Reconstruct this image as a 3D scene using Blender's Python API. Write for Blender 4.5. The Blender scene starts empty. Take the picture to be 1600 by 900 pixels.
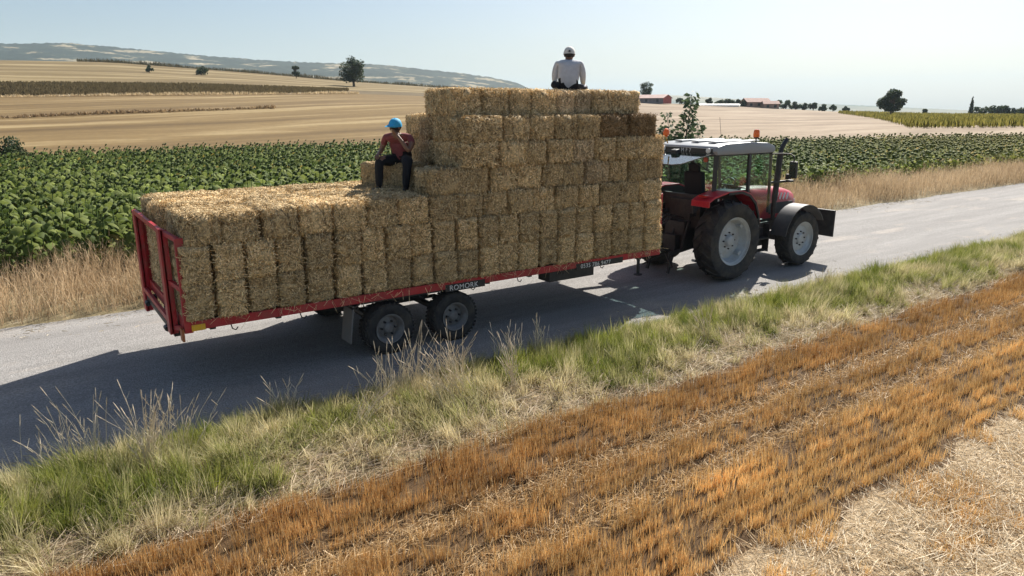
import bpy, bmesh, math, random
import numpy as np
from mathutils import Vector, Matrix, Euler

rng = np.random.default_rng(7)
random.seed(7)
scene = bpy.context.scene
COL = scene.collection

# ------------------------------------------------------------------ camera, sky, sun, exposure
FPX, HY, CAMH = 1105.0, 168.0, 3.55          # focal length and horizon line measured on the 1600 px photograph
PITCH = math.atan((450 - HY) / FPX)
PSI = math.radians(55.1)                     # camera heading, from +X (direction of travel) towards +Y
FW = np.array([math.cos(PSI) * math.cos(PITCH), math.sin(PSI) * math.cos(PITCH), -math.sin(PITCH)])
RT = np.array([math.sin(PSI), -math.cos(PSI), 0.0])
UP = np.cross(RT, FW)
CAM = np.array([0.0, 0.0, CAMH])
cd = bpy.data.cameras.new('camera')
cam = bpy.data.objects.new('camera', cd)
COL.objects.link(cam)
cd.sensor_width = 36.0
cd.lens = FPX / 1600 * 36.0
cd.clip_start = 0.1
cd.clip_end = 30000
m = Matrix.Identity(4)
for i in range(3):
    m[i][0], m[i][1], m[i][2], m[i][3] = RT[i], UP[i], -FW[i], CAM[i]
cam.matrix_world = m
scene.camera = cam

SUN = Vector((1.0, 0.5, 1.0)).normalized()   # towards the sun
world = bpy.data.worlds.new('World')
scene.world = world
world.use_nodes = True
nt = world.node_tree
nt.nodes.clear()
sky = nt.nodes.new('ShaderNodeTexSky')
sky.sky_type = 'NISHITA'
sky.sun_disc = False
sky.sun_elevation = math.asin(SUN.z)
sky.sun_rotation = math.atan2(SUN.x, SUN.y)
sky.altitude = 100
sky.air_density = 1.0
sky.dust_density = 2.1
sky.ozone_density = 3.2
bg = nt.nodes.new('ShaderNodeBackground')
bg.inputs['Strength'].default_value = 0.055
out = nt.nodes.new('ShaderNodeOutputWorld')
nt.links.new(sky.outputs[0], bg.inputs[0])
nt.links.new(bg.outputs[0], out.inputs[0])
sl = bpy.data.lights.new('sun', 'SUN')
sl.energy = 5.0
sl.angle = math.radians(0.53)
sl.color = (1.0, 0.945, 0.86)
so = bpy.data.objects.new('sun', sl)
COL.objects.link(so)
so.rotation_euler = (-SUN).to_track_quat('-Z', 'Y').to_euler()
so.location = (10, 10, 30)

vs = scene.view_settings
vs.view_transform = 'Standard'
vs.look = 'None'
vs.exposure = 0.96
vs.gamma = 1.0
vs.use_curve_mapping = False
scene.render.engine = 'CYCLES'
scene.cycles.use_denoising = True
try:
    scene.cycles.denoiser = 'OPENIMAGEDENOISE'
except Exception:
    pass
scene.cycles.max_bounces = 8
scene.cycles.transparent_max_bounces = 16
scene.cycles.volume_bounces = 2
scene.cycles.use_adaptive_sampling = True


# ------------------------------------------------------------------ helpers
def ray(x, y):
    return FW + RT * ((x - 800) / FPX) + UP * ((450 - y) / FPX)

def gp(x, y, r):
    """the point seen at photo pixel (x, y), at horizontal distance r from the camera's foot"""
    d = ray(x, y)
    return CAM + d * (r / math.hypot(d[0], d[1]))

def tag(o, label=None, cat=None, group=None, kind=None):
    if label: o['label'] = label
    if cat: o['category'] = cat
    if group: o['group'] = group
    if kind: o['kind'] = kind
    return o

def empty(name, loc=(0, 0, 0), rz=0.0):
    o = bpy.data.objects.new(name, None)
    COL.objects.link(o)
    o.location = loc
    o.rotation_euler = (0, 0, rz)
    o.empty_display_size = 0.2
    return o

def link(name, me, mat=None, parent=None, loc=None):
    o = bpy.data.objects.new(name, me)
    COL.objects.link(o)
    if mat is not None and len(me.materials) == 0:
        me.materials.append(mat)
    if parent is not None:
        o.parent = parent
    if loc is not None:
        o.location = loc
    return o

class MB:
    """collects boxes, tubes, lathes and prisms into one mesh"""
    def __init__(s):
        s.v, s.f = [], []
    def add(s, vs_, fs_):
        b = len(s.v)
        s.v += [tuple(p) for p in vs_]
        s.f += [tuple(i + b for i in f) for f in fs_]
        return s
    def box(s, c, d, rot=None):
        hx, hy, hz = d[0] / 2, d[1] / 2, d[2] / 2
        P = [Vector((x, y, z)) for x in (-hx, hx) for y in (-hy, hy) for z in (-hz, hz)]
        if rot is not None:
            R = rot if isinstance(rot, Matrix) else Euler(rot).to_matrix()
            P = [R @ p for p in P]
        P = [p + Vector(c) for p in P]
        return s.add(P, [(0, 1, 3, 2), (4, 6, 7, 5), (0, 4, 5, 1), (2, 3, 7, 6), (0, 2, 6, 4), (1, 5, 7, 3)])
    def bar(s, a, b, w, h):
        a, b = Vector(a), Vector(b)
        d = b - a
        z = d.normalized()
        x = z.cross(Vector((0, 0, 1)))
        if x.length < 1e-4: x = Vector((1, 0, 0))
        x.normalize()
        y = z.cross(x)
        R = Matrix((x, y, z)).transposed()
        return s.box((a + b) / 2, (w, h, d.length), R)
    def tube(s, pts, rad, n=8, cap=True):
        pts = [Vector(p) for p in pts]
        rads = rad if isinstance(rad, (list, tuple)) else [rad] * len(pts)
        vs_, fs_ = [], []
        ref = None
        for i, p in enumerate(pts):
            t = (pts[min(i + 1, len(pts) - 1)] - pts[max(i - 1, 0)]).normalized()
            if ref is None:
                ref = t.orthogonal().normalized()
            ref = (ref - t * ref.dot(t))
            if ref.length < 1e-5: ref = t.orthogonal()
            ref.normalize()
            o2 = t.cross(ref)
            for k in range(n):
                a = 2 * math.pi * k / n
                vs_.append(p + (ref * math.cos(a) + o2 * math.sin(a)) * rads[i])
        for i in range(len(pts) - 1):
            for k in range(n):
                k2 = (k + 1) % n
                fs_.append((i * n + k, i * n + k2, (i + 1) * n + k2, (i + 1) * n + k))
        if cap:
            fs_.append(tuple(range(n - 1, -1, -1)))
            fs_.append(tuple((len(pts) - 1) * n + k for k in range(n)))
        return s.add(vs_, fs_)
    def lathe(s, prof, c, axis='y', n=36, close=False, cap0=True, cap1=True):
        """prof: (radius, along-axis) pairs"""
        vs_, fs_ = [], []
        for r, a in prof:
            for k in range(n):
                t = 2 * math.pi * k / n
                if axis == 'y': p = (c[0] + r * math.cos(t), c[1] + a, c[2] + r * math.sin(t))
                elif axis == 'z': p = (c[0] + r * math.cos(t), c[1] + r * math.sin(t), c[2] + a)
                else: p = (c[0] + a, c[1] + r * math.cos(t), c[2] + r * math.sin(t))
                vs_.append(p)
        N = len(prof)
        for i in range(N if close else N - 1):
            j = (i + 1) % N
            for k in range(n):
                k2 = (k + 1) % n
                fs_.append((i * n + k, i * n + k2, j * n + k2, j * n + k))
        if not close:
            if cap0 and prof[0][0] > 1e-6: fs_.append(tuple(range(n)))
            if cap1 and prof[-1][0] > 1e-6: fs_.append(tuple((N - 1) * n + k for k in range(n)))
        return s.add(vs_, fs_)
    def prism(s, poly, lo, hi, plane='xz'):
        n = len(poly)
        def P(p, h):
            if plane == 'xz': return (p[0], h, p[1])
            if plane == 'xy': return (p[0], p[1], h)
            return (h, p[0], p[1])
        vs_ = [P(p, lo) for p in poly] + [P(p, hi) for p in poly]
        fs_ = [tuple(range(n)), tuple(range(2 * n - 1, n - 1, -1))]
        for i in range(n):
            j = (i + 1) % n
            fs_.append((i, j, j + n, i + n))
        return s.add(vs_, fs_)
    def shell(s, prof, lo, hi, th, plane='xz'):
        """a bent sheet: open profile, thickness th, extruded from lo to hi"""
        P = [Vector((p[0], p[1])) for p in prof]
        inner = []
        for i, p in enumerate(P):
            t = (P[min(i + 1, len(P) - 1)] - P[max(i - 1, 0)]).normalized()
            inner.append(p + Vector((t.y, -t.x)) * th)
        n = len(P)
        D = lambda p, h: (p[0], h, p[1]) if plane == 'xz' else (h, p[0], p[1])
        vs_ = [D(p, h) for h in (lo, hi) for q in (P, inner) for p in q]
        fs_ = []
        for i in range(n - 1):
            a, b, c, d = i, n + i, 2 * n + i, 3 * n + i
            fs_ += [(a, a + 1, c + 1, c), (b, d, d + 1, b + 1), (a, b, b + 1, a + 1), (c, c + 1, d + 1, d)]
        fs_ += [(0, 2 * n, 3 * n, n), (n - 1, 2 * n - 1, 4 * n - 1, 3 * n - 1)]
        s.add(vs_, fs_)
        return s
    def mesh(s, name, bevel=0.0, smooth=False, segs=2):
        me = bpy.data.meshes.new(name)
        me.from_pydata(s.v, [], s.f)
        bm = bmesh.new()
        bm.from_mesh(me)
        bmesh.ops.remove_doubles(bm, verts=bm.verts, dist=1e-5)
        bmesh.ops.recalc_face_normals(bm, faces=bm.faces)
        if bevel > 0:
            es = [e for e in bm.edges if len(e.link_faces) == 2 and e.calc_face_angle(0) > 0.5]
            bmesh.ops.bevel(bm, geom=es, offset=bevel, segments=segs, affect='EDGES', profile=0.6, clamp_overlap=True)
        bm.to_mesh(me)
        bm.free()
        if smooth:
            me.polygons.foreach_set('use_smooth', [True] * len(me.polygons))
            try:
                me.set_sharp_from_angle(angle=math.radians(38))
            except Exception:
                pass
        return me
    def build(s, name, mat, parent=None, bevel=0.0, smooth=False, loc=None):
        return link(name, s.mesh(name, bevel, smooth), mat, parent, loc)

def np_mesh(name, V, quads=None, tris=None, col=None, mat=None, parent=None, smooth=False):
    """fast mesh from numpy arrays"""
    me = bpy.data.meshes.new(name)
    nq = 0 if quads is None else len(quads)
    ntr = 0 if tris is None else len(tris)
    me.vertices.add(len(V))
    me.vertices.foreach_set('co', np.ascontiguousarray(V, dtype=np.float32).ravel())
    loops = []
    if nq: loops.append(np.asarray(quads, dtype=np.int32).ravel())
    if ntr: loops.append(np.asarray(tris, dtype=np.int32).ravel())
    loops = np.concatenate(loops)
    me.loops.add(len(loops))
    me.loops.foreach_set('vertex_index', loops)
    me.polygons.add(nq + ntr)
    start = np.concatenate([np.arange(nq) * 4, nq * 4 + np.arange(ntr) * 3]).astype(np.int32)
    me.polygons.foreach_set('loop_start', start)
    if smooth:
        me.polygons.foreach_set('use_smooth', np.ones(nq + ntr, dtype=bool))
    me.update(calc_edges=True)
    if col is not None:
        a = me.color_attributes.new('Col', 'FLOAT_COLOR', 'POINT')
        c4 = np.ones((len(V), 4), dtype=np.float32)
        c4[:, :3] = col
        a.data.foreach_set('color', c4.ravel())
    if mat is not None: me.materials.append(mat)
    if parent == 'mesh': return me
    return link(name, me, None, parent)

def vnoise(x, y, scale, seed=0):
    """smooth value noise 0..1 on numpy arrays"""
    g = np.random.default_rng(seed + 1000).random((256, 256))
    u, v = np.asarray(x) / scale + 37.3, np.asarray(y) / scale + 91.7
    i, j = np.floor(u).astype(int), np.floor(v).astype(int)
    fu, fv = u - i, v - j
    fu, fv = fu * fu * (3 - 2 * fu), fv * fv * (3 - 2 * fv)
    a, b = g[i % 256, j % 256], g[(i + 1) % 256, j % 256]
    c, d = g[i % 256, (j + 1) % 256], g[(i + 1) % 256, (j + 1) % 256]
    return (a * (1 - fu) + b * fu) * (1 - fv) + (c * (1 - fu) + d * fu) * fv

def fnoise(x, y, scale, seed=0):
    return 0.55 * vnoise(x, y, scale, seed) + 0.3 * vnoise(x, y, scale * .47, seed + 1) + 0.15 * vnoise(x, y, scale * .21, seed + 2)

def blades(base, h, w, lean, col, bend=1.6, face=None):
    """grass blades / stalks: two-piece tapering strips. base (n,3), lean (n,2) horizontal offset of the tip"""
    n = len(base)
    a = rng.uniform(0, math.pi, n) if face is None else face
    sx = np.stack([np.cos(a), np.sin(a), np.zeros(n)], 1) * (w[:, None] * .5)
    L = np.concatenate([lean, np.zeros((n, 1))], 1)
    ll = np.linalg.norm(lean, axis=1)
    hz = np.sqrt(np.maximum(h * h - ll * ll, (0.12 * h) ** 2))
    up = np.zeros((n, 3)); up[:, 2] = hz
    mid = base + up * .55 + L * (.55 ** bend)
    tip = base + up + L
    V = np.stack([base - sx, base + sx, mid - sx * .8, mid + sx * .8, tip], 1).reshape(-1, 3)
    k = np.arange(n)[:, None] * 5
    Q = k + np.array([0, 1, 3, 2])
    T = k + np.array([2, 3, 4])
    C = np.repeat(col, 5, axis=0)
    return V, Q, T, C

def strips(base, d, length, w, col):
    """straight stalks: one flat quad each, along d (n,3)"""
    n = len(base)
    r = rng.normal(size=(n, 3))
    s = np.cross(d, r)
    s /= np.linalg.norm(s, axis=1)[:, None] + 1e-9
    s *= (w[:, None] * .5)
    e = base + d * length[:, None]
    V = np.stack([base - s, base + s, e + s * .8, e - s * .8], 1).reshape(-1, 3)
    Q = np.arange(n)[:, None] * 4 + np.array([0, 1, 2, 3])
    return V, Q, np.zeros((0, 3), int), np.repeat(col, 4, axis=0)

def merge(parts):
    Vs, Qs, Ts, Cs, b = [], [], [], [], 0
    for V, Q, T, C in parts:
        Vs.append(V); Qs.append(Q + b); Ts.append(T + b); Cs.append(C); b += len(V)
    return np.concatenate(Vs), np.concatenate(Qs), np.concatenate(Ts), np.concatenate(Cs)

def mixcol(c0, c1, t):
    t = np.asarray(t)[:, None]
    return np.asarray(c0)[None] * (1 - t) + np.asarray(c1)[None] * t


# ------------------------------------------------------------------ materials
def mat(name, base=(.5, .5, .5), rough=.7, metal=0.0, var=0.0, vscale=8.0, bump=0.0, bscale=40.0, spec=.5, dirt=None, dirt_amt=0.0, dscale=3.0, coords='Object'):
    M = bpy.data.materials.new(name)
    M.use_nodes = True
    t = M.node_tree
    b = t.nodes['Principled BSDF']
    b.inputs['Roughness'].default_value = rough
    b.inputs['Metallic'].default_value = metal
    b.inputs['Specular IOR Level'].default_value = spec
    b.inputs['Base Color'].default_value = (*base, 1)
    tc = t.nodes.new('ShaderNodeTexCoord')
    last = None
    if var > 0:
        n = t.nodes.new('ShaderNodeTexNoise')
        n.inputs['Scale'].default_value = vscale
        n.inputs['Detail'].default_value = 6
        t.links.new(tc.outputs[coords], n.inputs['Vector'])
        r = t.nodes.new('ShaderNodeValToRGB')
        r.color_ramp.elements[0].position, r.color_ramp.elements[1].position = .3, .7
        r.color_ramp.elements[0].color = (*[c * (1 - var) for c in base], 1)
        r.color_ramp.elements[1].color = (*[min(1, c * (1 + var)) for c in base], 1)
        t.links.new(n.outputs['Fac'], r.inputs[0])
        last = r.outputs[0]
    if dirt is not None:
        n = t.nodes.new('ShaderNodeTexNoise')
        n.inputs['Scale'].default_value = dscale
        n.inputs['Detail'].default_value = 8
        n.inputs['Roughness'].default_value = .65
        t.links.new(tc.outputs[coords], n.inputs['Vector'])
        r = t.nodes.new('ShaderNodeMapRange')
        r.inputs[1].default_value, r.inputs[2].default_value = .42, .7
        r.inputs[4].default_value = dirt_amt
        t.links.new(n.outputs['Fac'], r.inputs[0])
        mx = t.nodes.new('ShaderNodeMixRGB')
        t.links.new(r.outputs[0], mx.inputs[0])
        if last is not None: t.links.new(last, mx.inputs[1])
        else: mx.inputs[1].default_value = (*base, 1)
        mx.inputs[2].default_value = (*dirt, 1)
        last = mx.outputs[0]
        add = t.nodes.new('ShaderNodeMath'); add.operation = 'MULTIPLY_ADD'
        t.links.new(r.outputs[0], add.inputs[0]); add.inputs[1].default_value = .4; add.inputs[2].default_value = rough
        t.links.new(add.outputs[0], b.inputs['Roughness'])
    if last is not None: t.links.new(last, b.inputs['Base Color'])
    if bump > 0:
        n = t.nodes.new('ShaderNodeTexNoise')
        n.inputs['Scale'].default_value = bscale
        n.inputs['Detail'].default_value = 5
        t.links.new(tc.outputs[coords], n.inputs['Vector'])
        bp = t.nodes.new('ShaderNodeBump')
        bp.inputs['Strength'].default_value = bump
        bp.inputs['Distance'].default_value = .02
        t.links.new(n.outputs['Fac'], bp.inputs['Height'])
        t.links.new(bp.outputs[0], b.inputs['Normal'])
    return M

def leaf_mat(name, transl=.35, rough=.6, tint=(1, 1, 1), objvar=0.0, spec=.25):
    """colour comes from the plant's own Col attribute; thin leaves and stems let light through"""
    M = bpy.data.materials.new(name)
    M.use_nodes = True
    t = M.node_tree
    b = t.nodes['Principled BSDF']
    b.inputs['Roughness'].default_value = rough
    b.inputs['Specular IOR Level'].default_value = spec
    at = t.nodes.new('ShaderNodeAttribute'); at.attribute_name = 'Col'
    c = at.outputs['Color']
    if objvar > 0:
        oi = t.nodes.new('ShaderNodeObjectInfo')
        mr = t.nodes.new('ShaderNodeMapRange')
        mr.inputs[3].default_value, mr.inputs[4].default_value = 1 - objvar, 1 + objvar
        t.links.new(oi.outputs['Random'], mr.inputs[0])
        mx = t.nodes.new('ShaderNodeMixRGB'); mx.blend_type = 'MULTIPLY'; mx.inputs[0].default_value = 1
        t.links.new(c, mx.inputs[1]); t.links.new(mr.outputs[0], mx.inputs[2])
        c = mx.outputs[0]
    t.links.new(c, b.inputs['Base Color'])
    tr = t.nodes.new('ShaderNodeBsdfTranslucent')
    t.links.new(c, tr.inputs['Color'])
    ms = t.nodes.new('ShaderNodeMixShader'); ms.inputs[0].default_value = transl
    t.links.new(b.outputs[0], ms.inputs[1]); t.links.new(tr.outputs[0], ms.inputs[2])
    t.links.new(ms.outputs[0], t.nodes['Material Output'].inputs['Surface'])
    return M

def glass_mat(name, tint=(.75, .85, .85), refl=.12):
    M = bpy.data.materials.new(name)
    M.use_nodes = True
    t = M.node_tree
    t.nodes.remove(t.nodes['Principled BSDF'])
    tr = t.nodes.new('ShaderNodeBsdfTransparent'); tr.inputs[0].default_value = (*tint, 1)
    gl = t.nodes.new('ShaderNodeBsdfGlossy'); gl.inputs['Roughness'].default_value = .03
    lw = t.nodes.new('ShaderNodeLayerWeight'); lw.inputs['Blend'].default_value = .5
    pw = t.nodes.new('ShaderNodeMath'); pw.operation = 'POWER'; pw.inputs[1].default_value = 5.0
    t.links.new(lw.outputs['Facing'], pw.inputs[0])
    ad = t.nodes.new('ShaderNodeMath'); ad.operation = 'MULTIPLY_ADD'; ad.inputs[1].default_value = .9; ad.inputs[2].default_value = refl
    ad.use_clamp = True
    fr = pw
    ms = t.nodes.new('ShaderNodeMixShader')
    t.links.new(fr.outputs[0], ad.inputs[0]); t.links.new(ad.outputs[0], ms.inputs[0])
    t.links.new(tr.outputs[0], ms.inputs[1]); t.links.new(gl.outputs[0], ms.inputs[2])
    t.links.new(ms.outputs[0], t.nodes['Material Output'].inputs['Surface'])
    return M

def ramp_mat(name, stops, scale=(1, 1, 1), detail=8, rough=.95, bump=.3, bscale=30, fine=0.25, fscale=60, second=None, coords='Object', distort=0.0):
    """ground: noise stretched by scale through a colour ramp, with fine grain on top; second=(stops, scale, lo, hi) mixes in patches"""
    M = bpy.data.materials.new(name)
    M.use_nodes = True
    t = M.node_tree
    b = t.nodes['Principled BSDF']
    b.inputs['Roughness'].default_value = rough
    b.inputs['Specular IOR Level'].default_value = .2
    tc = t.nodes.new('ShaderNodeTexCoord')
    def nz(sc, det, dist=0.0):
        mp = t.nodes.new('ShaderNodeMapping'); mp.inputs['Scale'].default_value = sc
        t.links.new(tc.outputs[coords], mp.inputs[0])
        n = t.nodes.new('ShaderNodeTexNoise'); n.inputs['Scale'].default_value = 1.0; n.inputs['Detail'].default_value = det
        n.inputs['Roughness'].default_value = .6; n.inputs['Distortion'].default_value = dist
        t.links.new(mp.outputs[0], n.inputs['Vector'])
        return n.outputs['Fac']
    def ramp(f, st):
        r = t.nodes.new('ShaderNodeValToRGB')
        e = r.color_ramp.elements
        e[0].position, e[0].color = st[0][0], (*st[0][1], 1)
        e[1].position, e[1].color = st[-1][0], (*st[-1][1], 1)
        for p, c in st[1:-1]:
            k = e.new(p); k.color = (*c, 1)
        t.links.new(f, r.inputs[0])
        return r.outputs[0]
    c = ramp(nz(scale, detail, distort), stops)
    if second:
        c2 = ramp(nz(second[1], 6), second[0])
        f = nz(second[1], 5, .5)
        mr = t.nodes.new('ShaderNodeMapRange'); mr.inputs[1].default_value, mr.inputs[2].default_value = second[2], second[3]
        t.links.new(f, mr.inputs[0])
        mx = t.nodes.new('ShaderNodeMixRGB'); t.links.new(mr.outputs[0], mx.inputs[0])
        t.links.new(c, mx.inputs[1]); t.links.new(c2, mx.inputs[2])
        c = mx.outputs[0]
    if fine > 0:
        f = nz((fscale,) * 3, 4)
        mr = t.nodes.new('ShaderNodeMapRange'); mr.inputs[1].default_value, mr.inputs[2].default_value = .3, .7
        mr.inputs[3].default_value, mr.inputs[4].default_value = 1 - fine, 1 + fine
        t.links.new(f, mr.inputs[0])
        mx = t.nodes.new('ShaderNodeMixRGB'); mx.blend_type = 'MULTIPLY'; mx.inputs[0].default_value = 1
        t.links.new(c, mx.inputs[1]); t.links.new(mr.outputs[0], mx.inputs[2])
        c = mx.outputs[0]
    t.links.new(c, b.inputs['Base Color'])
    if bump > 0:
        bp = t.nodes.new('ShaderNodeBump'); bp.inputs['Strength'].default_value = bump; bp.inputs['Distance'].default_value = .03
        t.links.new(nz((bscale,) * 3, 5), bp.inputs['Height'])
        t.links.new(bp.outputs[0], b.inputs['Normal'])
    return M

M_red = mat('red_trailer_paint', (.42, .016, .026), .45, var=.18, vscale=5, dirt=(.20, .13, .09), dirt_amt=.45, dscale=6)
M_tred = mat('red_tractor_paint', (.46, .016, .035), .28, var=.08, vscale=4, dirt=(.28, .18, .13), dirt_amt=.22, dscale=5)
M_black = mat('black_steel', (.018, .018, .019), .55, var=.3, vscale=9, dirt=(.12, .10, .08), dirt_amt=.3, dscale=7)
M_dark = mat('dark_plastic', (.025, .026, .028), .5, dirt=(.13, .11, .09), dirt_amt=.3)
M_greyfen = mat('grey_fender_plastic', (.045, .046, .05), .5, dirt=(.16, .14, .12), dirt_amt=.35)
M_tyre = mat('tyre_rubber', (.02, .02, .021), .8, var=.2, vscale=12, dirt=(.13, .11, .085), dirt_amt=.55, dscale=5, bump=.2)
M_rim = mat('silver_rim_paint', (.40, .43, .45), .45, metal=.15, dirt=(.30, .25, .2), dirt_amt=.45, dscale=6)
M_rimdull = mat('dull_trailer_rim', (.19, .19, .19), .55, metal=.2, dirt=(.12, .09, .07), dirt_amt=.6, dscale=8)
M_roof = mat('pale_roof_plastic', (.27, .29, .31), .38, dirt=(.3, .27, .23), dirt_amt=.3)
M_orange = mat('orange_beacon_lens', (.85, .16, .02), .2)
M_yellow = mat('yellow_reflector', (.75, .42, .03), .35, dirt=(.3, .2, .1), dirt_amt=.4)
M_lens = mat('clear_lamp_lens', (.7, .72, .72), .15)
M_white = mat('white_lettering', (.75, .75, .74), .5, dirt=(.3, .25, .22), dirt_amt=.4, dscale=14)
M_seat = mat('black_seat_cloth', (.02, .02, .022), .9)
M_glass = glass_mat('cab_glass', (.80, .92, .89), .07)
M_pane = glass_mat('raised_rear_pane_glass', (.55, .68, .70), .10)
M_chrome = mat('bright_metal', (.6, .6, .6), .3, metal=.9)

M_straw = leaf_mat('straw_bale_surface', .10, .75, objvar=.22)
def straw_grain(M):
    t = M.node_tree
    b = t.nodes['Principled BSDF']
    src = b.inputs['Base Color'].links[0].from_socket
    tc = t.nodes.new('ShaderNodeTexCoord')
    def nz(sc, det):
        mp = t.nodes.new('ShaderNodeMapping'); mp.inputs['Scale'].default_value = sc
        t.links.new(tc.outputs['Object'], mp.inputs[0])
        n = t.nodes.new('ShaderNodeTexNoise'); n.inputs['Scale'].default_value = 1; n.inputs['Detail'].default_value = det; n.inputs['Distortion'].default_value = .6
        t.links.new(mp.outputs[0], n.inputs['Vector'])
        return n.outputs['Fac']
    f = nz((55, 38, 38), 4)
    mr = t.nodes.new('ShaderNodeMapRange'); mr.inputs[1].default_value, mr.inputs[2].default_value, mr.inputs[3].default_value, mr.inputs[4].default_value = .36, .66, .56, 1.42
    t.links.new(f, mr.inputs[0])
    mx = t.nodes.new('ShaderNodeMixRGB'); mx.blend_type = 'MULTIPLY'; mx.inputs[0].default_value = 1
    t.links.new(src, mx.inputs[1]); t.links.new(mr.outputs[0], mx.inputs[2])
    t.links.new(mx.outputs[0], b.inputs['Base Color'])
    bp = t.nodes.new('ShaderNodeBump'); bp.inputs['Strength'].default_value = .8; bp.inputs['Distance'].default_value = .03
    t.links.new(f, bp.inputs['Height']); t.links.new(bp.outputs[0], b.inputs['Normal'])
straw_grain(M_straw)
M_grass = leaf_mat('grass_blades', .38, .6)
M_stub = leaf_mat('stubble_stalks', .24, .55)
M_sun = leaf_mat('sunflower_leaves', .36, .65, objvar=.10, spec=.10)
M_tree = leaf_mat('tree_leaves', .30, .6)
M_bark = mat('bark', (.10, .075, .055), .9, var=.3, vscale=3, bump=.5)

M_asph = ramp_mat('worn_asphalt', [(.25, (.215, .205, .195)), (.5, (.27, .258, .245)), (.75, (.33, .315, .30))], (.18, 1.8, 1), 9, .9, .7, 60, .40, 48,
                  second=([(.3, (.33, .29, .25)), (.7, (.39, .35, .31))], (.35, .9, 1), .56, .72))
M_soil = ramp_mat('field_soil', [(.3, (.10, .075, .05)), (.7, (.19, .145, .10))], (1.2, 1.2, 1), 8, .95, .6, 14, .3, 25)
M_vsoil = ramp_mat('verge_soil_and_litter', [(.3, (.13, .105, .06)), (.55, (.22, .18, .10)), (.75, (.33, .28, .19))], (2.2, 2.2, 2.2), 9, .95, .6, 22, .35, 45)
M_fsoil = ramp_mat('stubble_field_soil', [(.3, (.05, .030, .014)), (.55, (.085, .050, .023)), (.75, (.17, .105, .052))], (1.2, 4.0, 2), 9, .95, .6, 26, .35, 50)
M_harv = ramp_mat('harvested_field', [(.34, (.105, .066, .024)), (.46, (.145, .094, .036)), (.55, (.185, .124, .050)), (.64, (.29, .215, .105))], (.020, .19, .1), 10, .95, 0, 1, .10, 1.5, distort=.3)
M_harv2 = ramp_mat('upper_harvested_field', [(.36, (.12, .084, .034)), (.5, (.175, .127, .056)), (.64, (.265, .205, .104))], (.012, .09, .1), 10, .95, 0, 1, .08, .8, distort=.4)
M_pale = ramp_mat('pale_stubble_field', [(.36, (.185, .135, .09)), (.5, (.25, .19, .13)), (.64, (.33, .26, .185))], (.03, .13, .1), 10, .95, 0, 1, .10, 1.2, distort=.3)
M_hill = ramp_mat('far_hill_cover', [(.46, (.016, .026, .018)), (.565, (.026, .038, .026)), (.585, (.19, .16, .10)), (.70, (.32, .27, .18))], (.0105, .0105, .02), 7, .95, 0, 1, .35, .06, distort=.6)
M_far = ramp_mat('far_plain_cover', [(.35, (.06, .08, .05)), (.5, (.16, .15, .09)), (.7, (.28, .24, .16))], (.002, .0008, .01), 8, .95, 0, 1, .15, .02)


# ------------------------------------------------------------------ terrain
# field boundaries: for a column of the view (photo x) the photo y of the boundary and its distance in metres
XS = np.linspace(-900, 2500, 120)
def bnd(pts):
    p = np.array(pts, float)
    return np.interp(XS, p[:, 0], p[:, 1]), np.interp(XS, p[:, 0], p[:, 2])

def curve(pts, flat=False):
    if flat:
        p = np.array(pts, float)
        r = np.interp(XS, p[:, 0], p[:, 1])
        o = []
        for x, rr in zip(XS, r):
            d = ray(x, HY)
            h = math.hypot(d[0], d[1])
            o.append((d[0] / h * rr, d[1] / h * rr, 0.0))
        return np.array(o)
    y, r = bnd(pts)
    return np.array([gp(a, b, c) for a, b, c in zip(XS, y, r)])

B0 = curve([(-900, 50), (0, 50), (560, 54), (1250, 64), (1600, 84), (2500, 95)], flat=True)
B1 = curve([(-900, 190, 95), (0, 185, 95), (150, 178, 95), (300, 173, 95), (500, 166, 96), (660, 163, 98), (1003, 192, 100), (1250, 202, 104), (1600, 199, 112), (2500, 197, 115)])
B2 = curve([(-900, 156, 140), (0, 152, 140), (200, 149, 140), (400, 148, 142), (540, 146, 145), (660, 150, 148), (1003, 180, 150), (1250, 190, 152), (1600, 190, 160), (2500, 190, 165)])
B3 = curve([(-900, 133, 185), (0, 131, 185), (300, 133, 187), (540, 141, 190), (660, 145, 195), (1003, 172, 200), (1250, 182, 205), (1600, 184, 215), (2500, 185, 220)])
B4 = curve([(-900, 90, 330), (0, 94, 330), (170, 97, 330), (300, 107, 330), (430, 117, 330), (540, 127, 330), (660, 135, 330), (850, 150, 330), (1003, 160, 330), (1150, 166, 330), (1300, 174, 330), (1450, 179, 330), (1600, 181, 330), (2500, 182, 330)])
B5 = B4.copy()
for k in range(len(XS)):
    B5[k, :2] *= 1000 / 330.0
    B5[k, 2] = -70
BS = [B0, B1, B2, B3, B4, B5]

def ground_at(px, r):
    """world point on the terrain in the direction of photo column px at distance r"""
    k = np.interp(px, XS, np.arange(len(XS)))
    i = min(int(k), len(XS) - 2); f = k - i
    P = [b[i] * (1 - f) + b[i + 1] * f for b in BS]
    R = [math.hypot(p[0], p[1]) for p in P]
    d = ray(px, HY); h = math.hypot(d[0], d[1])
    z = np.interp(r, R, [p[2] for p in P])
    return Vector((d[0] / h * r, d[1] / h * r, float(z)))

def strip_mesh(name, A, B, material, rows=10, wob=0.0, seed=0):
    n = len(A)
    V = []
    for i in range(rows + 1):
        t = i / rows
        P = A * (1 - t) + B * t
        if wob and 0 < i < rows:
            P = P.copy(); P[:, 2] += (fnoise(P[:, 0], P[:, 1], 14, seed) - .5) * wob
        V.append(P)
    V = np.concatenate(V)
    Q = [(i * n + k, i * n + k + 1, (i + 1) * n + k + 1, (i + 1) * n + k) for i in range(rows) for k in range(n - 1)]
    o = np_mesh(name, V, quads=np.array(Q)[:, ::-1], mat=material, smooth=True)
    return tag(o, kind='structure')

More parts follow.
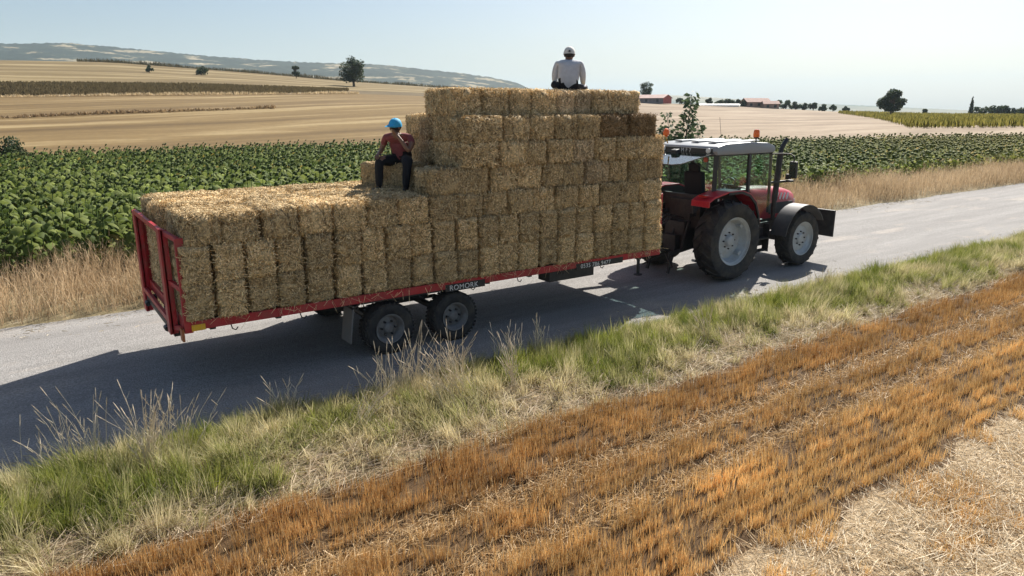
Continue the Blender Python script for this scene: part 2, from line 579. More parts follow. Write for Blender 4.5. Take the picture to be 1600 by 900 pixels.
def split_strip(name_l, mat_l, name_r, mat_r, A, B, px, rows=10, wob=0.0):
    k = int(np.argmin(abs(XS - px)))
    strip_mesh(name_l, A[:k + 1], B[:k + 1], mat_l, rows, wob)
    strip_mesh(name_r, A[k:], B[k:], mat_r, rows, wob)

split_strip('harvested_field', M_harv, 'pale_field', M_pale, B0, B1, 800, wob=.25)
split_strip('middle_field', M_harv, 'pale_middle_field', M_pale, B1, B2, 800, wob=.3)
M_drycrop = ramp_mat('dried_crop_ground', [(.36, (.075, .055, .026)), (.64, (.15, .11, .055))], (.2, .4, .2), 8, .95, 0, 1, .2, 1.0)
split_strip('dry_crop_ground', M_drycrop, 'pale_upper_field', M_pale, B2, B3, 800, wob=.3)
split_strip('upper_field', M_harv2, 'pale_far_field', M_pale, B3, B4, 850, wob=.6)
strip_mesh('valley_slope', B4, B5, M_far, 8)

# far wooded hill on the left, low blue plain on the right
def hill(name, crest, foot, material, seed, amp, rows=26):
    y1, r1 = bnd(crest); y0, r0 = bnd(foot)
    A = np.array([gp(a, b, c) for a, b, c in zip(XS, y0, r0)])
    Bq = np.array([gp(a, b, c) for a, b, c in zip(XS, y1, r1)])
    # finer columns
    xs2 = np.linspace(XS[0], XS[-1], 700)
    f = lambda P: np.stack([np.interp(xs2, XS, P[:, i]) for i in range(3)], 1)
    A, Bq = f(A), f(Bq)
    n = len(A); V = []
    for i in range(rows + 1):
        t = i / rows
        P = A * (1 - t) + Bq * t
        P[:, 2] = A[:, 2] + (Bq[:, 2] - A[:, 2]) * (t ** 1.15)
        P[:, 2] += (fnoise(P[:, 0], P[:, 1], 260, seed) - .5) * amp * 6 * math.sin(math.pi * min(t, .95)) + (rng.random(n) - .3) * amp * (.5 + .5 * t)
        V.append(P)
    back = Bq * 1.12; back[:, 2] = -90
    V.append(back)
    V = np.concatenate(V)
    Q = np.array([(i * n + k, i * n + k + 1, (i + 1) * n + k + 1, (i + 1) * n + k) for i in range(rows + 1) for k in range(n - 1)])
    return tag(np_mesh(name, V, quads=Q[:, ::-1], mat=material, smooth=False), kind='structure')

hill('wooded_hill', [(-900, 60, 2050), (0, 69, 2050), (100, 67, 2050), (170, 73, 2050), (240, 80, 2050), (330, 88, 2050), (420, 95, 2050), (520, 99, 2050), (600, 101, 2050), (680, 110, 2050), (740, 117, 2050), (790, 125, 2050), (812, 131, 2050), (835, 143, 2050), (870, 165, 2050), (950, 185, 2050), (2500, 200, 2050)],
     [(-900, 112, 1250), (0, 112, 1250), (300, 122, 1250), (600, 142, 1250), (800, 160, 1250), (950, 190, 1250), (2500, 200, 1250)], M_hill, 5, 2.6)
hill('far_ridge', [(-900, 140, 4000), (700, 146, 4000), (900, 147, 4000), (1060, 149, 4000), (1150, 155, 4000), (1250, 161, 4000), (1350, 165, 4000), (1500, 172, 4000), (1600, 175, 4000), (2500, 176, 4000)],
     [(-900, 190, 2600), (2500, 190, 2600)], M_far, 9, 2.0)

# flat ground round the road (under the sunflowers and the verges)
ang = np.linspace(0, 2 * math.pi, 181)[:-1]
hd = np.arctan2(B0[:, 1], B0[:, 0]); rr = np.hypot(B0[:, 0], B0[:, 1])
o_ = np.argsort(hd)
head = (ang + math.pi) % (2 * math.pi) - math.pi
R0 = np.interp(head, hd[o_], rr[o_], left=95, right=60)
V = [(0, 0, -.14)]
for f_ in (.1, .25, .5, .75, 1.01):
    V += [(math.cos(a) * r * f_, math.sin(a) * r * f_, -.14 if f_ < 1 else -.02) for a, r in zip(ang, R0)]
n = len(ang)
T = [(0, 1 + k, 1 + (k + 1) % n) for k in range(n)]
Q = [(1 + i * n + k, 1 + (i + 1) * n + k, 1 + (i + 1) * n + (k + 1) % n, 1 + i * n + (k + 1) % n) for i in range(4) for k in range(n)]
tag(np_mesh('ground', np.array(V), np.array(Q), np.array(T), mat=M_soil), kind='structure')
V = [(math.cos(a) * 9000, math.sin(a) * 9000, -75.0) for a in ang] + [(0, 0, -75.0)]
tag(np_mesh('plain', np.array(V), None, np.array([(k, (k + 1) % n, n) for k in range(n)]), mat=M_far), kind='structure')

# road
def grid(name, xs, ys, zf, material):
    X, Y = np.meshgrid(xs, ys, indexing='ij')
    Z = zf(X, Y)
    V = np.stack([X, Y, Z], -1).reshape(-1, 3)
    ny = len(ys)
    i, j = np.meshgrid(np.arange(len(xs) - 1), np.arange(ny - 1), indexing='ij')
    k = (i * ny + j).reshape(-1, 1)
    Q = k + np.array([0, ny, ny + 1, 1])
    return tag(np_mesh(name, V, quads=Q, mat=material, smooth=True), kind='structure')

road_z = lambda X, Y: .012 - ((Y - 11) / 3.0) ** 2 * .02 + (vnoise(X, Y, 1.7, 3) - .5) * .012
road_mesh = grid('road', np.concatenate([np.arange(-40, 40, .4), np.arange(40, 90, 2.0)]), np.linspace(7.7, 14.15, 24), road_z, M_asph)

def verge_z(X, Y):
    t = np.clip((Y - 5.9) / 2.15, 0, 1)
    return -.03 + .13 * np.sin(np.pi * t) ** 1.2 + (fnoise(X, Y, .7, 11) - .5) * .10 * np.sin(np.pi * t)
grid('near_verge', np.arange(-8, 60, .12), np.arange(5.7, 8.16, .1), verge_z, M_vsoil)

def track(Y, c, w):
    return np.exp(-((Y - c) / w) ** 2)
def field_z(X, Y):
    Yw = Y + (vnoise(X, Y * 0, 3.0, 21) - .5) * .18
    return .0 - .035 * track(Yw, 4.92, .13) - .03 * track(Yw, 4.20, .12) + (fnoise(X, Y, .35, 23) - .5) * .05 - .012
grid('stubble_field', np.concatenate([np.arange(-4, 16, .07), np.arange(16, 60, .4)]), np.arange(-3, 6.25, .07), field_z, M_fsoil)
grid('far_verge', np.arange(-30, 90, .3), np.arange(13.85, 17.6, .15), lambda X, Y: -.03 + .12 * np.clip((Y - 13.85) / 1.2, 0, 1) + (fnoise(X, Y, .8, 31) - .5) * .10 * np.clip((Y - 13.9) / .8, 0, 1), M_vsoil)


# ------------------------------------------------------------------ trailer
TX, TY = 1.46, 10.52
trailer = empty('flatbed_trailer', (TX, TY, 0))
tag(trailer, 'long red flatbed farm trailer carrying the straw bales behind the tractor', 'trailer')
TL, TW = 8.36, 1.335                       # length, half width
def P(name, mb, material, parent=trailer, bevel=0.0, smooth=False):
    return mb.build(name, material, parent, bevel, smooth)

deckm = MB()
deckm.box((TL / 2, 0, .915), (TL - .1, 2 * TW - .16, .05))
P('deck', deckm, M_black)
for s in (-1, 1):
    r = MB().box((TL / 2, s * (TW - .02), .908), (TL, .05, .115))
    r.box((TL / 2, s * (TW - .05), .858), (TL, .10, .016))
    rail = P('side_rail', r, M_red, bevel=.004)
    # short rope hooks under the rail
    for k in range(9):
        x = .55 + k * .9
        h = MB().tube([(x, s * (TW + .0), .85), (x + .01, s * (TW + .012), .80), (x + .05, s * (TW + .015), .775), (x + .08, s * (TW + .012), .81)], .008, 6)
        P('rope_hook', h, M_black, rail)
for x in (.04, TL - .04):
    P('end_rail', MB().box((x, 0, .925), (.06, 2 * TW - .12, .15)), M_red, bevel=.004)
for s in (-1, 1):
    P('chassis_beam', MB().box((TL / 2 - .1, s * .45, .80), (TL - .3, .09, .22)), M_black, bevel=.006)
for k in range(10):
    P('cross_member', MB().box((.35 + k * .84, 0, .842), (.07, 2 * TW - .2, .09)), M_black)
# rear gate frame
def uprights(name, x, y, z0, z1, w=.15, d=.05, material=M_red):
    mb = MB().box((x, y, (z0 + z1) / 2), (d, w, z1 - z0))
    mb.box((x + .035, y - w / 2 + .01, (z0 + z1) / 2), (.08, .02, z1 - z0 - .02))
    return P(name, mb, material, bevel=.006)
gx = -.07
uprights('gate_post', gx, 11.84 - TY, .52, 2.06, .20)
uprights('gate_post', gx - .02, 9.62 - TY, .74, 2.10, .18)
cp = MB().box((.05, -TW + .03, 1.42), (.10, .05, 1.20))
P('corner_post', cp, M_red, bevel=.006)
P('corner_post', MB().box((.05, TW - .03, 1.42), (.10, .05, 1.20)), M_red, bevel=.006)
for z in (2.05, .87):
    P('gate_bar', MB().box((gx, .21, z), (.045, 2.18, .07)), M_red, bevel=.005)
for z0, z1 in ((2.07, 1.99), (1.45, 1.36), (.82, .86)):
    P('gate_brace', MB().bar((gx - .01, -.86, z0), (.05, -TW + .03, z1), .05, .06), M_red, bevel=.005)
P('rear_underrun_bar', MB().box((-.03, .15, .735), (.07, 2.2, .08)), M_black, bevel=.006)
for y in (.85, -.85):
    P('bar_hanger', MB().box((.0, y, .815), (.05, .07, .09)), M_black)
P('reflector', MB().box((.16, -TW - .012, .885), (.16, .02, .08)), M_yellow, bevel=.004)
P('reflector', MB().box((-.02, -TW + .07, .80), (.03, .14, .16)), mat('orange_marker_plate', (.42, .12, .03), .5, dirt=(.25, .15, .1), dirt_amt=.5), bevel=.004)
P('tail_lamp', MB().tube([(-.09, .95, .70), (-.09, 1.08, .70)], .035, 10), M_dark, smooth=True)
P('tail_lamp', MB().tube([(-.09, -.62, .72), (-.09, -.50, .72)], .035, 10), M_dark, smooth=True)
# headboard frame at the front
fx = TL + .06
for y in (-1.18, -.4, .4, 1.18):
    uprights('headboard_post', fx, y, .86, 2.0, .08, .06)
for z in (1.95, 1.5, 1.1):
    P('headboard_bar', MB().box((fx + .04, 0, z), (.05, 2.45, .07)), M_red, bevel=.005)
P('step_box', MB().box((TL + .26, -.72, 1.34), (.30, .5, .10)).box((TL + .26, -.72, 1.25), (.26, .4, .09)), M_red, bevel=.01)
P('drawbar', MB().bar((TL - .6, -.45, .74), (TL + 1.15, -.04, .62), .10, .14).bar((TL - .6, .45, .74), (TL + 1.15, .04, .62), .10, .14).box((TL + 1.2, 0, .61), (.22, .14, .08)), M_red, bevel=.006)
P('parking_jack', MB().tube([(TL + .55, -.24, .95), (TL + .55, -.24, .2)], .035, 10).lathe([(.09, .0), (.09, .02), (.0, .03)], (TL + .55, -.24, .17), 'z', 14), M_dark, smooth=True)
# tool box slung under the rail
P('tool_box', MB().box((6.25, -TW + .20, .755), (1.0, .32, .19)), M_black, bevel=.012)
# mudguards and flaps
for s in (-1, 1):
    f = MB().box((2.20, s * (TW - .22), .53), (.02, .34, .56), (0, .13, 0))
    P('mud_flap', f, mat('pale_grey_mud_flap', (.16, .155, .15), .8, dirt=(.25, .21, .17), dirt_amt=.6), bevel=.005)
    P('mudguard', MB().box((3.30, s * (TW - .2), .825), (1.9, .30, .03)).box((2.28, s * (TW - .2), .80), (.16, .30, .03), (0, -.5, 0)), M_black, bevel=.006)
# axles, springs, wheels
def wheel_mesh_trailer(nm):
    R, W = .385, .27
    ty = MB()
    prof = [(.215, -W * .40), (.26, -W * .50), (.33, -W * .52), (.365, -W * .46), (.385, -W * .36), (.388, 0), (.385, W * .36), (.365, W * .46), (.33, W * .52), (.26, W * .50), (.215, W * .40)]
    ty.lathe(prof, (0, 0, 0), 'y', 40, cap0=False, cap1=False)
    for k in range(40):
        a = 2 * math.pi * (k + .5) / 40
        for s in (-1, 1):
            c = Vector((math.cos(a) * .384, s * .085, math.sin(a) * .384))
            ty.box(c, (.018, .10, .032), Euler((0, -a, 0)).to_matrix() @ Euler((s * .35, 0, 0)).to_matrix())
    return ty
def rim_mesh(R, W, out, dish, nb, hub=.09, lip=.02):
    """out: side (-1 near / +1 far) of the visible face"""
    o = out
    rm = MB()
    rm.lathe([(R, o * W / 2), (R + lip, o * (W / 2 + .005)), (R + lip, o * (W / 2 - .02)), (R * .93, o * (W / 2 - .05)), (R * .88, o * (W / 2 - dish * .6)), (R * .80, o * (W / 2 - dish)),
              (R * .45, o * (W / 2 - dish * .85)), (hub * 1.2, o * (W / 2 - dish * .8)), (hub, o * (W / 2 - dish * .5)), (hub * .8, o * (W / 2 - dish * .42)), (.0, o * (W / 2 - dish * .42))], (0, 0, 0), 'y', 40, cap0=False)
    rm.lathe([(R, -o * W / 2), (R * .85, -o * W / 2 + o * .06), (R * .8, o * (W / 2 - dish))], (0, 0, 0), 'y', 40, cap0=False, cap1=False)
    nuts = MB()
    for k in range(nb):
        a = 2 * math.pi * k / nb
        rr_ = max(hub * 1.55, R * .3)
        nuts.lathe([(.0, o * .035), (.016, o * .03), (.016, -o * .01)], (math.cos(a) * rr_, o * (W / 2 - dish * .82), math.sin(a) * rr_), 'y', 8)
    return rm, nuts
tyre_me = wheel_mesh_trailer('x').mesh('tyre', 0, True)
tyre_me.materials.append(M_tyre)
for s in (-1, 1):
    rm, nuts = rim_mesh(.205, .25, s, .10, 6, .07)
    rm_me = rm.mesh('rim', 0, True); rm_me.materials.append(M_rimdull)
    nu_me = nuts.mesh('wheel_nut', 0, True); nu_me.materials.append(M_black)
    for x in (4.23 - TX, 5.34 - TX):
        w = empty('wheel'); w.parent = trailer
        w.location = (x, s * (TW - .135), .385)
        link('tyre', tyre_me, None, w)
        link('rim', rm_me, None, w)
        link('hub_nuts', nu_me, None, w)
for x in (4.23 - TX, 5.34 - TX):
    P('axle', MB().tube([(x, -1.1, .385), (x, 1.1, .385)], .055, 12), M_black, smooth=True)
for s in (-1, 1):
    sp = MB()
    for k in range(4):
        sp.box((3.32, s * .62, .56 + k * .022), (1.5 - k * .3, .07, .018))
    sp.box((3.32, s * .62, .67), (.16, .1, .18))
    P('leaf_spring', sp, M_black)
# lettering on the rail
def lettering(body, size, x, z, y=-TW - .008, parent=trailer, material=M_white, name='lettering', rot=(math.pi / 2, 0, 0), align='LEFT', extr=.001):
    cu = bpy.data.curves.new(name, 'FONT')
    cu.body = body; cu.size = size; cu.extrude = extr; cu.align_x = align; cu.space_character = 1.1
    to = bpy.data.objects.new(name + '_tmp', cu)
    COL.objects.link(to)
    bpy.context.view_layer.update()
    me = bpy.data.meshes.new_from_object(to.evaluated_get(bpy.context.evaluated_depsgraph_get()))
    bpy.data.objects.remove(to)
    me.materials.clear(); me.materials.append(material)
    o = link(name, me, None, parent)
    o.location = (x, y, z); o.rotation_euler = rot
    return o
P('name_plate', MB().box((4.06, -TW - .0035, .862), (.72, .012, .115)), M_black)
lettering('ROMORK', .115, 3.77, .822, y=-TW - .0105)
P('number_plate_strip', MB().box((6.85, -TW - .0035, .872), (1.10, .012, .10)), M_black)
lettering('0535 786 9477', .105, 6.40, .835, y=-TW - .0105)


# ------------------------------------------------------------------ straw bales
def bale_mesh(seed, L=1.0, W=.48, H=.38, n_straw=5200, tone_k=(1, 1, 1)):
    g = np.random.default_rng(seed)
    bm = bmesh.new()
    bmesh.ops.create_cube(bm, size=2.0)
    bmesh.ops.subdivide_edges(bm, edges=bm.edges[:], cuts=13, use_grid_fill=True)
    bm.verts.ensure_lookup_table()
    V = np.array([v.co[:] for v in bm.verts])
    Qd = np.array([[v.index for v in f.verts] for f in bm.faces])
    bm.free()
    half = np.array([L, W, H]) / 2
    def shape(q):
        a = np.abs(q)
        p = q.copy()
        for i in range(3):
            o = [k for k in range(3) if k != i]
            edge = np.maximum(a[:, o[0]], a[:, o[1]])
            p[:, i] *= 1 - .10 * np.clip((edge - .62) / .38, 0, 1) ** 2
        return p * half
    S = shape(V)
    N = V.copy(); N[np.abs(N) < .999] = 0
    N /= np.linalg.norm(N, axis=1)[:, None]
    flake = np.abs(np.sin(np.pi * (S[:, 0] / .11 + g.random())))
    side = (np.abs(V[:, 0]) < .99)
    disp = (vnoise(S[:, 0] * 9 + S[:, 2] * 7, S[:, 1] * 9 + S[:, 2] * 5, 1.0, seed) - .5) * .05 + (vnoise(S[:, 0] * 30 + S[:, 2] * 11, S[:, 1] * 30 + S[:, 2] * 23, 1.0, seed + 3) - .5) * .03
    disp += np.where(side, (flake - .6) * .022, 0)
    string = np.exp(-((np.abs(S[:, 1]) - .115) / .03) ** 2)
    disp -= string * .048 * (np.abs(V[:, 1]) < .99)
    S = S + N * disp[:, None]
    base = np.array([.63, .455, .235])
    tone = .75 + .4 * vnoise(S[:, 0] * 20, S[:, 1] * 20 + S[:, 2] * 27, 1.0, seed + 5)
    C = base[None] * tone[:, None]
    # straws lying on and sticking out of every face
    areas = np.array([W * H, W * H, L * H, L * H, L * W, L * W])
    fidx = g.choice(6, n_straw, p=areas / areas.sum())
    q = g.uniform(-1, 1, (n_straw, 3))
    nr = np.zeros((n_straw, 3))
    for f in range(6):
        ax, sg = f // 2, (1 if f % 2 else -1)
        mm = fidx == f
        q[mm, ax] = sg; nr[mm, ax] = sg
    p = shape(q) + nr * g.uniform(-.006, .016, n_straw)[:, None]
    d = g.normal(size=(n_straw, 3)) * np.array([.55, .9, 1.0])
    out_ = g.uniform(.0, .35, n_straw) ** 1.5
    d -= nr * np.sum(d * nr, 1)[:, None]
    d /= np.linalg.norm(d, axis=1)[:, None] + 1e-9
    stick = g.random(n_straw) < .18
    d = d + nr * np.where(stick, g.uniform(.3, 1.4, n_straw), out_)[:, None]
    d /= np.linalg.norm(d, axis=1)[:, None]
    ln = g.uniform(.03, .12, n_straw) * np.where(stick, .6, 1)
    w = g.uniform(.005, .011, n_straw)
    s = np.cross(d, nr + g.normal(size=(n_straw, 3)) * .25)
    s /= np.linalg.norm(s, axis=1)[:, None] + 1e-9
    s *= w[:, None] * .5
    a, e = p - d * (ln * .5)[:, None], p + d * (ln * .5)[:, None]
    a -= nr * .003
    SV = np.stack([a - s, a + s, e + s, e - s], 1).reshape(-1, 3)
    tt = g.random(n_straw)
    sc = mixcol((.46, .30, .125), (.97, .765, .45), tt)
    dk = g.random(n_straw) < .16
    sc[dk] *= .4
    SQ = np.arange(n_straw)[:, None] * 4 + np.array([0, 1, 2, 3]) + len(S)
    return np_mesh('straw_bale', np.concatenate([S, SV]), np.concatenate([Qd, SQ]), None, np.concatenate([C, np.repeat(sc, 4, axis=0)]) * np.array(tone_k), M_straw, parent='mesh')

BALE = [bale_mesh(s) for s in range(100, 110)]
BALE_DARK = [bale_mesh(s, tone_k=(.52, .46, .42)) for s in (120, 121)]
BALE_GREY = [bale_mesh(s, tone_k=(1.08, 1.10, 1.22)) for s in (122, 123)]
ORD = ['first', 'second', 'third', 'fourth', 'fifth', 'sixth', 'seventh', 'eighth', 'ninth', 'tenth', 'eleventh', 'twelfth', 'thirteenth', 'fourteenth',
       'fifteenth', 'sixteenth', 'seventeenth', 'eighteenth', 'nineteenth', 'twentieth', 'twenty-first', 'twenty-second', 'twenty-third', 'twenty-fourth']
COURSE = {1: 'lowest', 2: 'second', 3: 'third', 4: 'fourth', 5: 'fifth', 6: 'sixth', 7: 'topmost'}
def bale(x0, x1, y0, y1, z0, z1, label, edge=False, jitter=.012, rz=0.0, pool=None):
    """a bale filling the given box; laid along its longer side, edge = standing on its narrow side"""
    j = lambda k=1.0: random.uniform(-jitter, jitter) * k
    o = bpy.data.objects.new('straw_bale', random.choice(pool or BALE))
    COL.objects.link(o)
    sx, sy, sz = x1 - x0, y1 - y0, z1 - z0
    along_x = sx > sy
    L = max(sx, sy); A = min(sx, sy)
    if edge:
        o.scale = (L / 1.0, sz * 1.09 / .48, A * .945 / .38)
        roll = Euler((math.pi / 2 * random.choice((-1, 1)), 0, 0)).to_matrix()
    else:
        o.scale = (L * .985, A * .985 / .48, sz * 1.06 / .38)
        roll = Euler((random.choice((0, math.pi)), 0, 0)).to_matrix()
    flip = random.choice((0, math.pi))
    a = flip + (0 if along_x else math.pi / 2) + rz + j(2.5)
    R = Euler((0, 0, a)).to_matrix() @ roll
    q = R.to_quaternion()
    o.rotation_mode = 'QUATERNION'
    o.rotation_quaternion = q
    o.location = ((x0 + x1) / 2 + j(), (y0 + y1) / 2 + j(3.0), (z0 + z1) / 2 + j(.5))
    return tag(o, label, 'straw bale', 'straw bales stacked on the trailer')

Z = [.0, .975, 1.435, 1.895, 2.285, 2.665, 3.045, 3.425, 3.815]
Z = {1: (.985, 1.435), 2: (1.435, 1.90), 3: (1.90, 2.285), 4: (2.285, 2.665), 5: (2.665, 3.045), 6: (3.045, 3.425), 7: (3.425, 3.815)}
YN = 9.13
# two lowest courses: standing on edge, ends to the camera
cx = [1.47]
while cx[-1] < 9.4:
    cx.append(cx[-1] + random.uniform(.375, .425))
cx[-1] = 9.80
for c in (1, 2):
    for k in range(len(cx) - 1):
        bale(cx[k], cx[k + 1], YN + (.0 if c == 1 else .01), YN + 1.0, *Z[c], f'straw bale on edge in the {COURSE[c]} course, {ORD[k]} from the tailgate', True)
    for i, (ya, yb) in enumerate(((10.14, 11.02), (11.02, 11.88))):
        bale(1.50, 1.89, ya, yb, *Z[c], f'straw bale behind the rear gate, {COURSE[c]} course, {("middle of the trailer", "far corner")[i]}', True)
    for k in range(8):
        bale(1.9 + k * .98, 2.87 + k * .98, 11.42, 11.88, *Z[c], 'straw bale hidden along the far side of the load')
# third course: the low platform at the rear, bales laid lengthwise in rows
starts = [1.53, 1.47, 1.60, 1.45, 1.55, 1.49]
ROWN = ['nearest the camera', 'second row', 'third row', 'fourth row', 'fifth row', 'far edge row']
for k in range(6):
    bale(1.53 + k * .482, 1.53 + (k + 1) * .482, YN, YN + .96, Z[3][0], Z[3][1] + random.uniform(-.012, .02), f'straw bale end-on along the low platform edge, {ORD[k]} from the tailgate')
for i in range(2, 6):
    x = starts[i]; y = YN + i * .455; k = 0
    stop = 4.4 if i < 2 else 5.45
    nb = round((stop - x) / .98)
    ln = (stop - x) / nb
    for k in range(nb):
        dz = random.uniform(-.012, .02)
        bale(x + k * ln, x + (k + 1) * ln, y, y + .46, Z[3][0], Z[3][1] + dz, f'straw bale on the low sunlit platform, {ROWN[i]}, {ORD[k]} from tailgate')
ends = [4.42, 4.93, 5.42, 5.9, 6.35, 6.82, 7.3, 7.78, 8.25, 8.72, 9.22, 9.78]
for k in range(len(ends) - 1):
    bale(ends[k], ends[k + 1], YN + .02, YN + .99, *Z[3], f'straw bale end-on in the third course, {ORD[k]} of those laid crosswise')
def course(c, xs, y0, first_note=''):
    for k in range(len(xs) - 1):
        w = xs[k + 1] - xs[k]
        long = w > .78
        tone = {(6, 5): 'dark', (6, 6): 'dark', (4, 5): 'pale', (7, 4): 'pale', (7, 5): 'pale', (5, 4): 'pale'}.get((c, k))
        pool = {'dark': BALE_DARK, 'pale': BALE_GREY, None: None}[tone]
        word = {'dark': 'dark brown straw bale', 'pale': 'pale greyish straw bale', None: 'straw bale'}[tone]
        bale(xs[k], xs[k + 1], y0, y0 + (.50 if long else 1.0), *Z[c], f'{word} in the {COURSE[c]} course of the tall stack, {ORD[k]} from the rear', pool=pool)
course(4, [4.92, 6.02, 6.52, 7.05, 7.5, 7.95, 8.48, 8.93, 9.38, 9.86], 9.18)
course(5, [5.50, 6.18, 6.66, 7.15, 7.68, 8.15, 8.62, 9.2, 9.82], 9.16)
course(6, [5.52, 6.26, 6.80, 7.28, 7.76, 8.25, 8.94, 9.62], 9.17)
course(7, [5.53, 6.06, 6.56, 6.99, 7.48, 7.86, 8.25, 8.72, 9.40], 9.42)
# rear face and far rows of the tall stack
for c in (4, 5, 6):
    for i, y in enumerate((10.22, 10.78, 11.34)):
        x0 = 5.50 + (.06, .22, .42)[i] if c != 4 else 5.72
        for k in range(4):
            lab = f'straw bale in the rear face of the tall stack, {COURSE[c]} course, {("beside the near row", "middle", "far corner")[i]}' if k == 0 else 'straw bale hidden along the far side of the load'
            if k and i == 1: continue
            bale(x0 + k * 1.03, x0 + k * 1.03 + 1.02, y, y + .54, *Z[c], lab)
for k in range(4):
    bale(5.5 + k * 1.03, 6.5 + k * 1.03, 11.40, 11.88, *Z[3], 'straw bale hidden along the far side of the load')
for k in range(4):
    bale(6.0 + k * .9, 6.9 + k * .9, 9.7, 10.2, *Z[4], 'straw bale hidden along the far side of the load')
# the loose bale the man in the blue cap sits on
bale(4.56, 5.66, 10.44, 10.92, 2.285, 2.665, 'loose straw bale used as a seat by the man in the blue cap', rz=math.radians(-61), jitter=.002)
# loose straw lying on the platform and the stack tops
n = 1500
bx_ = np.concatenate([rng.uniform(1.55, 5.3, n), rng.uniform(5.6, 9.3, n // 3)])
by_ = np.concatenate([rng.uniform(9.2, 11.8, n), rng.uniform(9.5, 10.3, n // 3)])
bz_ = np.concatenate([np.full(n, 2.287), np.full(n // 3, 3.818)])
nn = len(bx_)
th = rng.uniform(0, 2 * math.pi, nn)
d = np.stack([np.cos(th), np.sin(th), rng.uniform(.0, .25, nn)], 1); d /= np.linalg.norm(d, axis=1)[:, None]
nf = 160                                   # straws hanging over the rail
bx_ = np.concatenate([bx_, np.where(rng.random(nf) < .45, rng.uniform(1.5, 5.15, nf), np.where(rng.random(nf) < .6, rng.uniform(5.95, 7.7, nf), rng.uniform(8.9, 9.75, nf)))]); by_ = np.concatenate([by_, rng.uniform(9.10, 9.17, nf)]); bz_ = np.concatenate([bz_, rng.uniform(.93, 1.03, nf)])
dd_ = np.stack([rng.normal(0, .7, nf), rng.uniform(-.35, .05, nf), rng.uniform(-1, -.1, nf)], 1); dd_ /= np.linalg.norm(dd_, axis=1)[:, None]
d = np.concatenate([d, dd_]); nn += nf
V_, Q_, T0_, C_ = strips(np.stack([bx_, by_, bz_], 1), d, rng.uniform(.06, .2, nn), rng.uniform(.004, .008, nn), mixcol((.55, .40, .2), (.82, .65, .4), rng.random(nn)))
tag(np_mesh('loose_straw', V_, Q_, None, C_, M_straw), 'loose straw scattered over the tops of the bales', 'straw', kind='stuff')


# ------------------------------------------------------------------ tractor
tractor = empty('tractor', (12.10, 10.42, 0))
tag(tractor, 'red four wheel drive farm tractor pulling the bale trailer', 'tractor')
def T_(name, mb, material, parent=tractor, bevel=0.0, smooth=False):
    return mb.build(name, material, parent, bevel, smooth)

def ag_tyre(R, W, rim_r, nlug, lug_h, lug_t):
    mb = MB()
    r0 = R - lug_h
    mb.lathe([(rim_r, -W * .42), (rim_r + .05, -W * .50), (r0 - .10, -W * .53), (r0 - .03, -W * .50), (r0, -W * .38), (r0 + .012, 0), (r0, W * .38), (r0 - .03, W * .50), (r0 - .10, W * .53), (rim_r + .05, W * .50), (rim_r, W * .42)], (0, 0, 0), 'y', 48, cap0=False, cap1=False)
    for k in range(nlug):
        for s in (-1, 1):
            a0 = 2 * math.pi * (k + (.5 if s > 0 else 0)) / nlug
            # a lug: bar from the centre line to the shoulder, swept back
            nseg = 4
            prev = None
            for q in range(nseg + 1):
                f = q / nseg
                a = a0 + f * .26 * (1.0)
                y = s * (.01 + f * W * .50)
                rt = R - .055 * f ** 3
                rb = r0 - .02 - .10 * f ** 4
                t = lug_t / R * .5
                ring = [(math.cos(a - t) * rb, y, math.sin(a - t) * rb), (math.cos(a + t) * rb, y, math.sin(a + t) * rb),
                        (math.cos(a + t * .7) * rt, y, math.sin(a + t * .7) * rt), (math.cos(a - t * .7) * rt, y, math.sin(a - t * .7) * rt)]
                b = len(mb.v)
                mb.v += ring
                if prev is not None:
                    for e in range(4):
                        e2 = (e + 1) % 4
                        mb.f.append((prev + e, prev + e2, b + e2, b + e))
                else:
                    mb.f.append((b, b + 1, b + 2, b + 3))
                prev = b
            mb.f.append((prev, prev + 3, prev + 2, prev + 1))
    me = mb.mesh('tyre', 0, True)
    me.materials.append(M_tyre)
    return me
rear_t = ag_tyre(.845, .46, .50, 21, .045, .06)
front_t = ag_tyre(.64, .36, .375, 19, .036, .048)
for s in (-1, 1):
    for (nm, x, z, y, tme, R, W, dish, nb, hub) in (('rear_wheel', 0, .845, .97, rear_t, .485, .42, .20, 8, .11), ('front_wheel', 2.52, .64, .96, front_t, .365, .32, .10, 8, .10)):
        w = empty(nm); w.parent = tractor
        w.location = (x, s * y, z)
        link('tyre', tme, None, w)
        rm, nuts = rim_mesh(R, W, s, dish, nb, hub, .022)
        if nm == 'rear_wheel':
            for k in range(4):
                a = math.pi / 4 + k * math.pi / 2
                rm.box((math.cos(a) * R * .84, s * (W / 2 - .14), math.sin(a) * R * .84), (.07, .12, .10), Euler((0, -a, 0)).to_matrix())
        T_('rim', rm, M_rim, w, smooth=True)
        T_('hub_nuts', nuts, M_black, w)
    T_('rear_axle', MB().tube([(0, s * .2, .845), (0, s * .8, .845)], .12, 14), M_black, smooth=True)
T_('front_axle', MB().box((2.52, 0, .60), (.22, 1.5, .16)).tube([(2.52, -.8, .62), (2.52, -.62, .62)], .12, 12).tube([(2.52, .8, .62), (2.52, .62, .62)], .12, 12), M_black, bevel=.01)
# body under the hood
body = MB()
body.box((.1, 0, .88), (1.3, .55, .62))
body.box((1.1, 0, .85), (1.3, .46, .52))
body.box((2.2, 0, .92), (1.7, .42, .42))
T_('transmission_case', body, M_black, bevel=.02)
